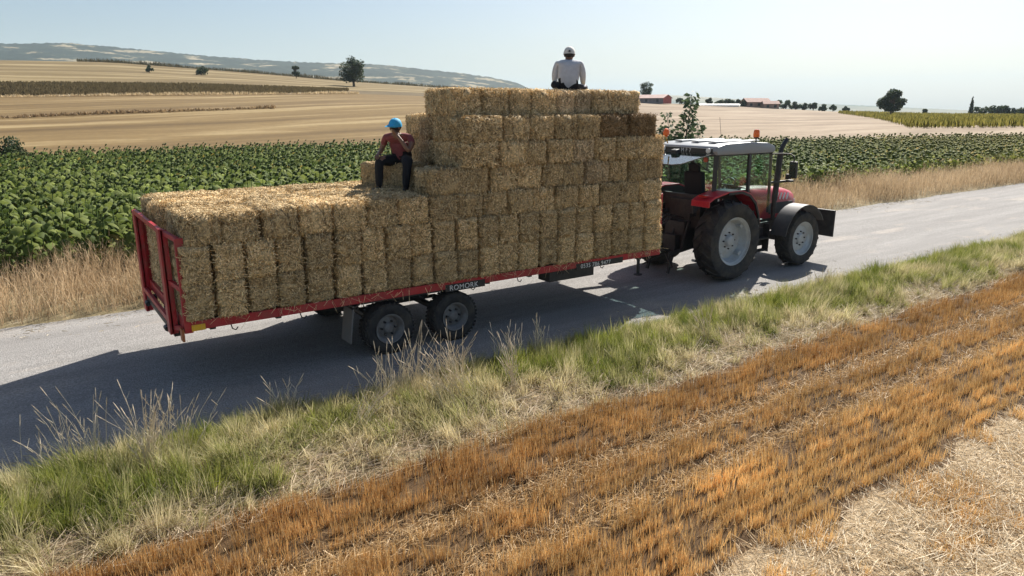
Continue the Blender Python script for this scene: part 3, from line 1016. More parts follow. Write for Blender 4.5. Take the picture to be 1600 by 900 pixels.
# hood
hood = MB()
prof = [(-.40, 1.05), (-.40, 1.55), (-.35, 1.70), (-.24, 1.775), (0, 1.80), (.24, 1.775), (.35, 1.70), (.40, 1.55), (.40, 1.05)]
sect = [(1.50, 1.0, 0.0), (2.3, .99, -.03), (2.9, .95, -.09), (3.2, .88, -.17), (3.32, .74, -.30)]
b0 = 0
for x, sc, dz in sect:
    hood.v += [(x, p[0] * sc, p[1] + (dz if p[1] > 1.4 else dz * .1)) for p in prof]
npf = len(prof)
for i in range(len(sect) - 1):
    for k in range(npf - 1):
        hood.f.append((i * npf + k, i * npf + k + 1, (i + 1) * npf + k + 1, (i + 1) * npf + k))
hood.f.append(tuple(range(npf)))
hood.f.append(tuple((len(sect) - 1) * npf + k for k in range(npf)))
hd_ = T_('hood', hood, M_tred, smooth=True)
for s in (-1, 1):
    for k in range(4):
        T_('hood_vent', MB().box((2.45 + k * .13, s * .398, 1.55 - k * .008), (.05, .012, .16), (0, .35, 0)), M_white if s < 0 else M_dark, hd_)
    T_('side_grille', MB().box((2.62, s * .400, 1.27), (.9, .012, .26)), M_dark, hd_, bevel=.004)
    T_('headlamp', MB().box((3.27, s * .20, 1.36), (.08, .2, .13)), M_lens, hd_, bevel=.02)
T_('front_grille', MB().box((3.325, 0, 1.22), (.03, .5, .30)), M_dark, hd_, bevel=.008)
# fenders
for s in (-1, 1):
    pr = [(-.80, 1.60), (-.79, 1.72), (-.62, 1.80), (-.2, 1.885), (.25, 1.885), (.52, 1.80), (.74, 1.62), (.88, 1.35), (.92, 1.12)]
    f = MB().shell(pr[::1], min(s * .64, s * 1.10), max(s * .64, s * 1.10), .035)
    rf = T_('rear_fender', f, M_tred, bevel=.008)
    inner = [(-.79, 1.72)] + pr[2:] + [(.80, 1.12), (.62, 1.45), (.2, 1.70), (-.3, 1.72), (-.75, 1.45)]
    T_('fender_side', MB().prism([(p[0], p[1] - .03) for p in inner], s * .655 - .012, s * .655 + .012), M_dark, rf)
    trim = [(p[0], p[1] - .02) for p in pr[1:]]
    T_('fender_lip', MB().shell([(p[0] * .985, p[1] - .02) for p in pr[3:]], s * 1.085 - .02, s * 1.085 + .02, .05), M_black, rf)
    T_('tail_lamp', MB().box((-.70, s * .88, 1.805), (.12, .20, .05)), mat('red_lamp_lens', (.35, .01, .01), .25) if s < 0 else M_orange, rf, bevel=.015)
    # front fender: round arch
    arc = [(2.52 + math.cos(a) * .76, .66 + math.sin(a) * .76) for a in np.linspace(math.radians(172), math.radians(28), 13)]
    ff = T_('front_fender', MB().shell(arc, min(s * .77, s * 1.17), max(s * .77, s * 1.17), .022), M_greyfen, smooth=True)
    T_('fender_bracket', MB().bar((2.52, s * .72, .75), (2.52, s * .80, 1.36), .05, .03), M_black, ff)
# cab: pillars, glass, door, roof
def pillar(a, b, w=.07, d=.07, parent=tractor, name='cab_pillar'):
    return T_(name, MB().bar(a, b, w, d), M_dark, parent, bevel=.012)
xr, xb, xf = -.24, .80, 1.60
for s in (-1, 1):
    pillar((xr - .02, s * .76, 1.72), (xr, s * .74, 2.62), .09, .08)
    pillar((xb, s * .80, 1.70), (xb, s * .77, 2.62), .07, .06)
    pillar((xf + .16, s * .66, 1.25), (xf + .02, s * .72, 2.62), .06, .06)
    pillar((xb + .15, s * .80, 1.02), (xf + .17, s * .68, 1.02), .07, .06, name='cab_sill')
    pillar((xb, s * .80, 1.70), (xb + .17, s * .80, 1.02), .06, .05)
    # quarter window and door glass, each in its own frame
    q = MB().prism([(xr + .04, 1.86), (xb - .04, 1.88), (xb - .04, 2.58), (xr + .05, 2.58)], s * .775 - .004, s * .775 + .004)
    T_('quarter_window', q, M_glass)
    dr = MB()
    dpoly = [(xb + .05, 1.74), (xb + .2, 1.06), (xf + .10, 1.06), (xf + .12, 1.30), (xf + .0, 2.58), (xb + .05, 2.58)]
    door = T_('door', MB().prism(dpoly, s * .765 - .004, s * .765 + .004), M_glass)
    T_('door_handle', MB().tube([(xb + .16, s * .80, 1.50), (xb + .16, s * .83, 1.45), (xb + .16, s * .80, 1.38)], .012, 8), M_black, door)
    T_('door_frame', MB().bar((xb + .05, s * .785, 1.74), (xb + .2, s * .785, 1.06), .03, .02).bar((xb + .05, s * .785, 1.74), (xb + .05, s * .775, 2.58), .03, .02).bar((xb + .2, s * .785, 1.06), (xf + .1, s * .78, 1.06), .03, .02), M_black, door)
T_('windscreen', MB().prism([(-.64, 1.75), (.64, 1.75), (.68, 2.58), (-.68, 2.58)], xf + .06, xf + .068, 'yz'), M_glass)
T_('cab_floor', MB().box((.65, 0, 1.08), (1.9, 1.35, .08)).box((-.1, 0, 1.35), (.5, 1.0, .6)), M_black, bevel=.02)
T_('rear_cab_wall', MB().box((xr - .02, 0, 1.62), (.06, 1.45, .26)), M_dark, bevel=.01)
T_('dashboard', MB().box((1.42, 0, 1.55), (.28, .55, .42)).box((1.30, 0, 1.75), (.2, .42, .1), (0, .5, 0)), M_dark, bevel=.03)
st = MB()
st.tube([(1.12 + .07 * math.sin(a), .20 * math.cos(a), 1.86 + .19 * math.sin(a) * .8) for a in np.linspace(0, 2 * math.pi, 19)], .016, 6, cap=False)
st.bar((1.12, -.18, 1.86), (1.12, .18, 1.86), .03, .02).tube([(1.12, 0, 1.86), (1.32, 0, 1.66)], .025, 8)
T_('steering_wheel', st, M_black)
seat = T_('seat', MB().box((.28, 0, 1.58), (.50, .52, .14)), M_seat, bevel=.04)
T_('backrest', MB().box((.02, 0, 1.92), (.14, .50, .60), (0, -.12, 0)), M_seat, seat, bevel=.05)
T_('headrest', MB().box((-.02, 0, 2.30), (.10, .28, .18), (0, -.12, 0)), M_seat, seat, bevel=.03)
for s in (-1, 1):
    T_('armrest', MB().box((.22, s * .30, 1.78), (.36, .07, .06)), M_seat, seat, bevel=.02)
T_('control_levers', MB().tube([(.45, -.42, 1.5), (.5, -.42, 1.85)], .012, 6).tube([(.35, -.42, 1.5), (.36, -.43, 1.8)], .012, 6).lathe([(0, .03), (.02, .02), (.02, -.02), (0, -.03)], (.5, -.42, 1.86), 'z', 8).lathe([(0, .03), (.02, .02), (.02, -.02), (0, -.03)], (.36, -.43, 1.81), 'z', 8), M_chrome)
# roof: shell with ribs
rp = [(-.28, 2.60), (-.33, 2.68), (-.29, 2.77), (-.05, 2.825), (.7, 2.845), (1.35, 2.815), (1.60, 2.75), (1.64, 2.67), (1.60, 2.60)]
roof = T_('cab_roof', MB().prism(rp, -.82, .82), M_roof, bevel=.035, smooth=True)
T_('roof_lining', MB().box((.66, 0, 2.585), (1.8, 1.5, .03)), M_dark, roof)
for y in (-.46, 0, .46):
    T_('roof_rib', MB().box((.66, y, 2.850), (1.45, .20, .03), (0, 0, 0)), M_rim, roof, bevel=.012)
T_('rear_roof_panel', MB().box((-.325, 0, 2.685), (.03, 1.42, .10)), M_dark, roof, bevel=.01)
for y in (-.62, .62):
    T_('work_lamp', MB().lathe([(.055, 0), (.055, -.03), (.04, -.04), (0, -.04)], (-.335, y, 2.69), 'x', 16), M_lens, roof, smooth=True)
lettering('M F 7', .11, -.345, 2.645, y=.12, parent=roof, name='roof_lettering', rot=(math.pi / 2, 0, -math.pi / 2))
# beacons
def beacon(x, y, z, parent):
    st_ = T_('beacon_stem', MB().tube([(x, y, z), (x, y, z + .12)], .014, 8).lathe([(.055, 0), (.055, .025), (.03, .03)], (x, y, z + .11), 'z', 16), M_black, parent)
    T_('beacon_lens', MB().lathe([(.060, .0), (.066, .05), (.062, .13), (.045, .155), (0, .16)], (x, y, z + .137), 'z', 18), M_orange, st_, smooth=True)
beacon(1.02, -.74, 2.80, roof)
bl = T_('beacon_bracket', MB().tube([(-.30, .55, 2.80), (-.42, .50, 2.92), (-.46, .46, 2.97)], .014, 8), M_yellow, roof)
T_('beacon_lens', MB().lathe([(.02, -.04), (.068, 0), (.072, .06), (.05, .12), (0, .14)], (-.46, .46, 2.98), 'z', 18), M_orange, bl, smooth=True)
T_('antenna', MB().tube([(.55, -.2, 2.88), (.45, -.2, 3.35)], .004, 5), M_black, roof)
# the rear window swung up and open
rw = empty('rear_window'); rw.parent = tractor
pane_pts = [(-.33, 2.66), (-1.36, 2.565)]
T_('pane', MB().prism([(-.35, -.76), (-.35, .76), (-1.28, .70), (-1.36, .56), (-1.36, -.56), (-1.28, -.70)], 0, .008, 'xy'), M_pane, rw)
T_('pane_rim', MB().tube([(-.35, -.765, .004), (-1.28, -.705, .004), (-1.365, -.56, .004), (-1.365, .56, .004), (-1.28, .705, .004), (-.35, .765, .004)], .012, 6), M_black, rw)
T_('pane_handle', MB().box((-1.22, -.05, -.02), (.05, .16, .04)), M_black, rw, bevel=.008)
T_('rear_wiper_motor', MB().box((-.52, .12, .05), (.12, .16, .09)), M_dark, rw, bevel=.02)
for y in (-.55, .55):
    T_('gas_strut', MB().tube([(-.85, y, 0.0), (-.28, y * 1.1, -.42)], .010, 6), M_black, rw)
rw.rotation_euler = (0, math.radians(-11), 0)
rw.location = (0, 0, 2.70)
# rear work light under the open window, mirror inside
T_('rear_marker_lamp', MB().lathe([(.05, 0), (.05, -.04), (0, -.05)], (-.27, -.52, 2.50), 'x', 14), mat('pink_lamp_lens', (.55, .12, .08), .3), tractor, smooth=True)
# exhaust stack, mirror, lamps
ex = MB().tube([(2.02, -.62, 1.05), (2.03, -.62, 1.55)], [.05, .055], 12)
ex.tube([(2.03, -.62, 1.5), (2.10, -.62, 2.55)], .065, 14)
ex.tube([(2.10, -.62, 2.53), (2.13, -.62, 2.66), (2.22, -.62, 2.78), (2.30, -.62, 2.86)], [.05, .05, .048, .046], 12)
T_('exhaust_stack', ex, M_black, smooth=True)
T_('exhaust_bracket', MB().bar((1.72, -.66, 1.92), (2.35, -.66, 1.92), .05, .05), M_black, bevel=.008)
T_('side_lamp', MB().box((2.30, -.74, 2.03), (.10, .10, .12)).box((2.36, -.74, 1.93), (.16, .12, .05)), M_dark, bevel=.015)
for s in (-1, 1):
    ma = T_('mirror_arm', MB().tube([(xf + .02, s * .72, 2.56), (xf + .12, s * .95, 2.575), (xf + .16, s * 1.12, 2.57), (xf + .16, s * 1.20, 2.52), (xf + .16, s * 1.21, 2.40)], .016, 8), M_black)
    T_('mirror', MB().box((xf + .16, s * 1.21, 2.24), (.07, .18, .36)), M_dark, ma, bevel=.025)
    T_('mirror_glass', MB().box((xf + .122, s * 1.21, 2.24), (.006, .15, .32)), mat('mirror_glass', (.25, .3, .28), .05, metal=.9), ma)
# steps, tank, linkage, drawbar
T_('fuel_tank', MB().box((1.30, -.55, .72), (.75, .34, .42)), M_dark, bevel=.05)
T_('cab_steps', MB().box((1.35, -.82, .45), (.40, .16, .03)).box((1.35, -.82, .72), (.40, .16, .03)).box((1.15, -.82, .72), (.02, .16, .62)).box((1.55, -.82, .72), (.02, .16, .62)), M_black, bevel=.004)
T_('battery_box', MB().box((1.30, .55, .72), (.75, .34, .42)), M_dark, bevel=.05)
for s in (-1, 1):
    T_('lower_link', MB().bar((-.30, s * .28, .62), (-1.15, s * .42, .58), .04, .08), M_black, bevel=.008)
    T_('lift_rod', MB().tube([(-.72, s * .36, .60), (-.52, s * .40, 1.32)], .022, 8), M_black)
    T_('lift_arm', MB().bar((-.15, s * .36, 1.36), (-.58, s * .40, 1.34), .06, .08), M_black, bevel=.008)
T_('top_link', MB().tube([(-.45, 0, 1.15), (-.62, .02, .85), (-.66, .02, .55)], .03, 8), M_dark)
T_('drawbar_hitch', MB().box((-.75, 0, .55), (.9, .12, .06)).box((-.60, 0, .72), (.2, .35, .36)), M_black, bevel=.01)
T_('pickup_hitch_frame', MB().box((-.92, -.30, .42), (.05, .05, .6), (0, .3, 0)).box((-.92, .30, .42), (.05, .05, .6), (0, .3, 0)).bar((-1.05, -.45, .30), (-.7, .2, .62), .03, .03).bar((-1.05, .4, .22), (-.7, -.2, .62), .03, .03), M_black)
for k in range(4):
    T_('hydraulic_hose', MB().tube([(-.45, -.15 + k * .1, 1.25), (-.75, -.15 + k * .1, 1.35), (-1.1, -.1 + k * .06, 1.1), (-1.5, -.1 + k * .05, .85), (-1.75, -.1 + k * .05, .8)], .014, 6), M_black)
T_('red_shield', MB().box((-.62, .78, 1.62), (.5, .5, .05)).box((-.86, .78, 1.40), (.04, .5, .40)), M_tred, bevel=.02)
# front push plate
T_('front_plate', MB().box((3.62, .06, .89), (.035, 2.50, .63)).box((3.60, .06, 1.19), (.06, 2.50, .03)), M_black, bevel=.004)
for s in (-1, 1):
    T_('plate_arm', MB().bar((2.9, s * .30, .75), (3.62, s * .30, .80), .10, .12), M_black, bevel=.01)
T_('front_weight_carrier', MB().box((3.30, 0, .80), (.35, .6, .35)), M_black, bevel=.03)


# ------------------------------------------------------------------ people
def person(label, origin, facing, bones, mats, scale=1.0):
    """bones: list of (joint_a, joint_b, material index); joints in (right, forward, up) metres with radii. One continuous skinned body."""
    f = Vector((math.cos(facing), math.sin(facing), 0)); r = Vector((f.y, -f.x, 0)); u = Vector((0, 0, 1))
    J, links = bones
    names = list(J)
    root = empty('person', origin)
    tag(root, label, 'person', 'men riding on the load')
    W = lambda p: (r * p[0] + f * p[1] + u * p[2]) * scale
    me = bpy.data.meshes.new('body')
    me.from_pydata([W(J[k][0]) for k in names], [(names.index(a), names.index(b)) for a, b, _ in links], [])
    o = bpy.data.objects.new('body', me)
    COL.objects.link(o)
    md = o.modifiers.new('skin', 'SKIN'); md.use_smooth_shade = True; md.branch_smoothing = .4
    sk = me.skin_vertices[0].data
    for i, k in enumerate(names):
        rr = J[k][1]
        sk[i].radius = (rr[0] * scale, rr[1] * scale) if isinstance(rr, tuple) else (rr * scale, rr * scale)
        sk[i].use_root = (k == 'pelvis')
    sb = o.modifiers.new('sub', 'SUBSURF'); sb.levels = 2; sb.render_levels = 2
    bpy.context.view_layer.update()
    me2 = bpy.data.meshes.new_from_object(o.evaluated_get(bpy.context.evaluated_depsgraph_get()))
    bpy.data.objects.remove(o)
    me2.name = 'body'
    me2.materials.clear()
    for m_ in mats: me2.materials.append(m_)
    segs = [(W(J[a][0]), W(J[b][0]), mi) for a, b, mi in links]
    for p in me2.polygons:
        c = p.center
        best, bi = 1e9, 0
        for a, b, mi in segs:
            ab = b - a
            t = max(0, min(1, (c - a).dot(ab) / max(ab.length_squared, 1e-9)))
            dd = (c - (a + ab * t)).length
            if dd < best: best, bi = dd, mi
        p.material_index = bi
        p.use_smooth = True
    body = link('body', me2, None, root)
    return root, W

def hand(J, links, tag_, wrist, palm_dir, curl_dir, side_dir, mi):
    """palm and five curled fingers grown from the wrist joint"""
    w = Vector(J[wrist][0]); d = Vector(palm_dir).normalized(); c = Vector(curl_dir).normalized(); s = Vector(side_dir).normalized()
    J[tag_ + 'palm'] = (tuple(w + d * .06), (.034, .018)); links.append((wrist, tag_ + 'palm', mi))
    for k, (off, ln) in enumerate(((-.028, .060), (-.009, .072), (.010, .068), (.028, .052))):
        a = w + d * .105 + s * off; b = a + d * ln * .5 + c * ln * .35; e = b + c * ln * .55 + d * ln * .1
        J[f'{tag_}f{k}a'] = (tuple(a), .010); J[f'{tag_}f{k}b'] = (tuple(b), .009); J[f'{tag_}f{k}c'] = (tuple(e), .007)
        links += [(tag_ + 'palm', f'{tag_}f{k}a', mi), (f'{tag_}f{k}a', f'{tag_}f{k}b', mi), (f'{tag_}f{k}b', f'{tag_}f{k}c', mi)]
    a = w + d * .035 - s * .045; b = a + d * .035 - s * .015 + c * .02
    J[tag_ + 't1'] = (tuple(a), .012); J[tag_ + 't2'] = (tuple(b), .009)
    links += [(tag_ + 'palm', tag_ + 't1', mi), (tag_ + 't1', tag_ + 't2', mi)]

M_skin = mat('tanned_skin', (.20, .105, .065), .55, var=.1, vscale=20)
M_mauve = mat('faded_red_shirt', (.20, .05, .052), .85, var=.15, vscale=14, bump=.3, bscale=30)
M_grey = mat('pale_grey_shirt', (.48, .49, .52), .85, var=.08, vscale=14, bump=.3, bscale=25)
M_pants = mat('black_trousers', (.012, .012, .015), .9, bump=.3, bscale=30)
M_shoe = mat('dark_shoe', (.02, .018, .017), .7)
M_hair = mat('dark_hair', (.012, .010, .009), .7)
M_bcap = mat('bright_blue_cap', (.03, .36, .62), .7, var=.08, vscale=20)
M_wcap = mat('pale_cap', (.62, .60, .55), .8, var=.08, vscale=20)
M_eye = mat('eye', (.02, .015, .012), .3)

def head_parts(root, W, c, fwd, up, capm, brim, R=.098):
    """ears, nose, eyes, hair and cap around the head centre c (local r,f,u coordinates); fwd/up: gaze and crown directions in the same frame"""
    F_, U_ = Vector(fwd).normalized(), Vector(up).normalized()
    F_ = (F_ - U_ * F_.dot(U_)).normalized(); S_ = F_.cross(U_)
    c = Vector(c)
    L = lambda a, b, d: W(c + S_ * a + F_ * b + U_ * d)
    def blob(name, m_, off, rad, parent=root, n=10):
        vs_, fs_ = [], []
        for i in range(n + 1):
            t = math.pi * i / n
            for k in range(n * 2):
                p = 2 * math.pi * k / (n * 2)
                vs_.append(L(off[0] + rad[0] * math.sin(t) * math.cos(p), off[1] + rad[1] * math.sin(t) * math.sin(p), off[2] + rad[2] * math.cos(t)))
        for i in range(n):
            for k in range(n * 2):
                k2 = (k + 1) % (n * 2)
                fs_.append((i * n * 2 + k, i * n * 2 + k2, (i + 1) * n * 2 + k2, (i + 1) * n * 2 + k))
        mb = MB(); mb.add(vs_, fs_)
        return mb.build(name, m_, parent, smooth=True)
    for s in (-1, 1):
        blob('ear', M_skin, (s * .083, -.005, -.01), (.012, .02, .032))
        blob('eye', M_eye, (s * .032, .092, .008), (.014, .008, .008))
    blob('nose', M_skin, (0, .105, -.02), (.013, .018, .026))
    blob('mouth', mat('lips', (.16, .06, .05), .5), (0, .093, -.062), (.024, .006, .007))
    blob('hair', M_hair, (0, -.018, .0), (.086, .09, .085))
    # cap crown: half dome with a band, plus brim
    vs_, fs_ = [], []
    n, m2 = 7, 24
    for i in range(n + 1):
        t = math.pi / 2 * i / n
        for k in range(m2):
            p = 2 * math.pi * k / m2
            vs_.append(L(.104 * math.cos(t) ** .8 * math.cos(p), -.004 + .118 * math.cos(t) ** .8 * math.sin(p), -.002 + .134 * math.sin(t)))
    for i in range(n):
        for k in range(m2):
            k2 = (k + 1) % m2
            fs_.append((i * m2 + k, i * m2 + k2, (i + 1) * m2 + k2, (i + 1) * m2 + k))
    mb = MB(); mb.add(vs_, fs_)
    cap = mb.build('cap', capm, root, smooth=True)
    bv, bf = [], []
    for i, (rad, dz) in enumerate(((.0, .0), (.10, -.030))):
        for k in range(13):
            p = math.radians(20 + 140 * k / 12)
            bulge = rad * math.sin(math.pi * k / 12) ** .6
            for th_ in (0, .006):
                bv.append(L(.094 * math.cos(p), (.106 * math.sin(p) + bulge), .040 + dz * (bulge / .10) - abs(math.cos(p)) ** 2 * .012 + th_))
    for k in range(12):
        a0, a1 = k * 2, (k + 1) * 2
        c0, c1 = 26 + k * 2, 26 + (k + 1) * 2
        bf += [(a0, a1, c1, c0), (a0 + 1, c0 + 1, c1 + 1, a1 + 1), (c0, c1, c1 + 1, c0 + 1), (a0, a0 + 1, a1 + 1, a1)]
    bf += [(0, 26, 27, 1), (24, 25, 51, 50)]
    mb = MB(); mb.add(bv, bf)
    mb.build('cap_brim', capm, cap, smooth=False)
    blob('cap_button', capm, (0, -.004, .135), (.010, .010, .006), cap, 6)
    if brim == 'away':
        blob('cap_strap_gap', M_hair, (0, -.120, .040), (.020, .005, .011), cap, 6)
        blob('cap_strap', M_dark, (0, -.121, .022), (.034, .004, .005), cap, 6)

# the man in the blue cap, sitting on the loose bale with one hand at his mouth
J = {
    'pelvis': ((0, 0, .02), (.20, .14)), 'waist': ((0, .05, .17), (.19, .135)), 'chest': ((0, .11, .32), (.215, .14)), 'upper': ((0, .185, .395), (.17, .10)),
    'neck': ((0, .235, .45), .062), 'skull': ((0, .275, .53), (.080, .090)), 'crown': ((0, .275, .59), (.070, .080)),
    'hipR': ((.10, .05, .0), .112), 'kneeR': ((.25, .42, .02), .086), 'ankR': ((.26, .43, -.36), .062), 'heelR': ((.27, .41, -.425), .042), 'toeR': ((.30, .62, -.435), .036),
    'hipL': ((-.10, .05, .0), .112), 'kneeL': ((-.23, .43, .02), .086), 'ankL': ((-.19, .44, -.36), .062), 'heelL': ((-.19, .42, -.425), .042), 'toeL': ((-.21, .63, -.435), .036),
    'shR': ((.20, .17, .385), .072), 'mupR': ((.265, .12, .27), .052), 'elR': ((.31, .14, .15), .042), 'wrR': ((.275, .36, .125), .029),
    'shL': ((-.20, .18, .385), .072), 'mupL': ((-.26, .25, .29), .055), 'elL': ((-.25, .40, .17), .042), 'wrL': ((-.075, .385, .40), .028),
}
Lk = [('pelvis', 'waist', 0), ('waist', 'chest', 0), ('chest', 'upper', 0), ('upper', 'neck', 1), ('neck', 'skull', 1), ('skull', 'crown', 1),
      ('pelvis', 'hipR', 2), ('hipR', 'kneeR', 2), ('kneeR', 'ankR', 2), ('ankR', 'heelR', 3), ('heelR', 'toeR', 3),
      ('pelvis', 'hipL', 2), ('hipL', 'kneeL', 2), ('kneeL', 'ankL', 2), ('ankL', 'heelL', 3), ('heelL', 'toeL', 3),
      ('upper', 'shR', 0), ('shR', 'mupR', 0), ('mupR', 'elR', 1), ('elR', 'wrR', 1), ('upper', 'shL', 0), ('shL', 'mupL', 0), ('mupL', 'elL', 1), ('elL', 'wrL', 1)]
hand(J, Lk, 'r', 'wrR', (-.15, 1, -.15), (0, .2, -1), (1, 0, 0), 1)
hand(J, Lk, 'l', 'wrL', (.45, -.35, .8), (.3, -.9, .1), (.7, .6, 0), 1)
pr1, W1 = person('man in a blue cap and faded red shirt sitting on a loose bale', (5.17, 10.52, 2.725), math.radians(226), (J, Lk), [M_mauve, M_skin, M_pants, M_shoe], .97)
head_parts(pr1, W1, (0, .285, .555), (.55, 1, -.10), (0, .10, 1), M_bcap, 'front')

# the man on top of the stack, seen from behind, legs folded
J = {
    'pelvis': ((0, 0, .03), (.23, .16)), 'waist': ((0, .05, .18), (.235, .15)), 'chest': ((0, .10, .33), (.235, .15)), 'upper': ((0, .14, .43), (.18, .11)),
    'neck': ((0, .175, .485), .062), 'skull': ((0, .20, .56), (.084, .094)), 'crown': ((0, .20, .625), (.074, .084)),
    'hipR': ((.11, .06, .01), .095), 'kneeR': ((.30, .36, .03), .07), 'ankR': ((.05, .50, -.03), .046), 'toeR': ((-.10, .55, -.045), .038),
    'hipL': ((-.11, .06, .01), .095), 'kneeL': ((-.27, .12, .10), .072), 'ankL': ((-.16, .46, -.02), .046), 'toeL': ((.0, .58, -.045), .038),
    'shR': ((.205, .12, .43), .072), 'mupR': ((.235, .12, .30), .066), 'elR': ((.245, .15, .16), .055), 'wrR': ((.25, .33, .06), .032),
    'shL': ((-.205, .12, .43), .072), 'mupL': ((-.235, .12, .30), .066), 'elL': ((-.245, .14, .16), .055), 'wrL': ((-.22, .31, .13), .032),
}
Lk = [('pelvis', 'waist', 0), ('waist', 'chest', 0), ('chest', 'upper', 0), ('upper', 'neck', 1), ('neck', 'skull', 1), ('skull', 'crown', 1),
      ('pelvis', 'hipR', 2), ('hipR', 'kneeR', 2), ('kneeR', 'ankR', 2), ('ankR', 'toeR', 3),
      ('pelvis', 'hipL', 2), ('hipL', 'kneeL', 2), ('kneeL', 'ankL', 2), ('ankL', 'toeL', 3),
      ('upper', 'shR', 0), ('shR', 'mupR', 0), ('mupR', 'elR', 0), ('elR', 'wrR', 0), ('upper', 'shL', 0), ('shL', 'mupL', 0), ('mupL', 'elL', 0), ('elL', 'wrL', 0)]
hand(J, Lk, 'r', 'wrR', (.2, .8, -.25), (0, .2, -1), (1, 0, 0), 1)
hand(J, Lk, 'l', 'wrL', (.1, 1, -.3), (0, .2, -1), (1, 0, 0), 1)
pr2, W2 = person('man in a pale cap and grey shirt seen from behind atop the stack', (8.05, 9.84, 3.855), math.radians(49), (J, Lk), [M_grey, M_skin, M_pants, M_shoe], 1.0)
head_parts(pr2, W2, (0, .21, .585), (-.05, 1, -.1), (0, .12, 1), M_wcap, 'away')


# ------------------------------------------------------------------ trees, bushes, buildings of the background
def leaf_cloud(name, parent, centers, radii, n, size, c0, c1, seed, squash=.8):
    """a crown: leaf-sized faces spread through overlapping clumps"""
    g = np.random.default_rng(seed)
    centers = np.array(centers); radii = np.array(radii)
    pw = radii ** 2; k = g.choice(len(centers), n, p=pw / pw.sum())
    v = g.normal(size=(n, 3)); v /= np.linalg.norm(v, axis=1)[:, None]
    rr_ = g.random(n) ** .4
    P_ = centers[k] + v * (radii[k] * rr_)[:, None] * np.array([1, 1, squash])
    a = g.normal(size=(n, 3)); a /= np.linalg.norm(a, axis=1)[:, None]
    b = np.cross(a, g.normal(size=(n, 3))); b /= np.linalg.norm(b, axis=1)[:, None]
    sz = size * g.uniform(.6, 1.4, n)[:, None]
    V = np.stack([P_ - a * sz, P_ + b * sz * .55, P_ + a * sz, P_ - b * sz * .55], 1).reshape(-1, 3)
    Q = np.arange(n)[:, None] * 4 + np.array([0, 1, 2, 3])
    ct = np.clip(g.random(len(centers))[k] * .55 + g.random(n) * .45, 0, 1)
    return np_mesh(name, V, Q, None, np.repeat(mixcol(c0, c1, ct), 4, axis=0), M_tree, parent)

def tree(px, r, h, w, label, seed, name='tree', trunk_f=.28, n=2600, leaf=.28, c0=(.025, .04, .018), c1=(.075, .105, .045), cat='tree', group=None, clumps=16, column=False):
    g = random.Random(seed)
    base = ground_at(px, r)
    t = empty(name, base)
    tag(t, label, cat, group)
    tb = MB()
    th_ = h * trunk_f
    tb.tube([(0, 0, -.3), (g.uniform(-.1, .1), 0, th_ * .6), (g.uniform(-.2, .2), .1, th_ * 1.3), (0, 0, h * .8)], [w * .05, w * .042, w * .03, w * .01], 8)
    C, R = [], []
    for k in range(clumps):
        u_ = (k + .5) / clumps
        a = k * 2.4 + g.uniform(-.4, .4)
        zz = th_ + (h - th_) * (.12 + .80 * g.random())
        prof = math.sin(math.pi * min(1, max(.05, (zz - th_ * .8) / (h - th_ * .8)))) ** .6
        rad = w * .5 * prof * g.uniform(.25, .8)
        c = Vector((math.cos(a) * rad, math.sin(a) * rad, zz))
        rc = w * g.uniform(.13, .22)
        if column:
            zz = h * (.08 + .9 * u_); rc = w * .5 * (1.02 - u_) ** .6
            c = Vector((g.uniform(-.1, .1), g.uniform(-.1, .1), zz))
        C.append(c); R.append(rc)
        tb.tube([(0, 0, min(zz * .6, th_ * 1.4)), tuple(c * .6 + Vector((0, 0, zz * .3))), tuple(c)], [w * .022, w * .014, w * .005], 5)
    tb.build('trunk', M_bark, t, smooth=True)
    leaf_cloud('crown', t, [tuple(c) for c in C], R, n, leaf, c0, c1, seed, .85)
    return t

tree(555, 240, 8.8, 9.2, 'dark round tree standing alone on the stubble, largest on the left', 1, trunk_f=.18, n=4200, clumps=24)
tree(466, 300, 4.6, 3.6, 'small dark tree left of the big lone tree on the ridge', 2, trunk_f=.15, n=1200)
tree(1393, 215, 6.4, 6.6, 'broad dark tree standing alone above the yellowing crop', 3, trunk_f=.20, n=4200, clumps=24)
tree(1009, 335, 9.5, 8.0, 'dark tree behind the red shed', 4, n=2200)
tree(1518, 322, 7.0, 1.8, 'slim cypress standing against the sky', 5, trunk_f=.06, n=1800, clumps=22, column=True, leaf=.2)
tree(240, 255, 2.2, 2.4, 'tiny bush on the upper stubble slope, left of the dark trees', 61, name='bush', trunk_f=.1, n=400, cat='bush', group='small bushes on the slope')
tree(320, 262, 2.2, 5.0, 'low flat bush on the upper stubble slope', 62, name='bush', trunk_f=.1, n=700, cat='bush', group='small bushes on the slope')
tree(4, 49.5, 2.0, 2.6, 'dark green bush at the edge of the sunflowers', 7, name='bush', trunk_f=.08, n=2600, leaf=.07, cat='bush')
hedge = [(1062, 3.2, 5), (1072, 3.0, 4.5), (1108, 3.6, 5), (1122, 3.0, 6), (1137, 3.4, 6), (1150, 3.8, 6), (1163, 3.2, 5), (1216, 4.4, 6), (1228, 4.8, 7), (1243, 3.8, 6), (1257, 3.2, 6), (1271, 3.6, 6), (1286, 3.2, 5), (1302, 3.6, 4), (1322, 2.4, 4), (1446, 2.4, 3.5)]
side_word = ['first', 'second', 'third', 'fourth', 'fifth', 'sixth', 'seventh', 'eighth', 'ninth', 'tenth', 'eleventh', 'twelfth', 'thirteenth', 'fourteenth', 'fifteenth', 'sixteenth']
for k, (px, h, w) in enumerate(hedge):
    tree(px, 322 + (k % 3) * 3, h * .75, w * .8, f'{side_word[k]} bush from the red shed along the far field edge', 70 + k, name='hedge_tree', trunk_f=.08, n=700, leaf=.35, group='bushes along the far field edge', clumps=9, cat='bush')
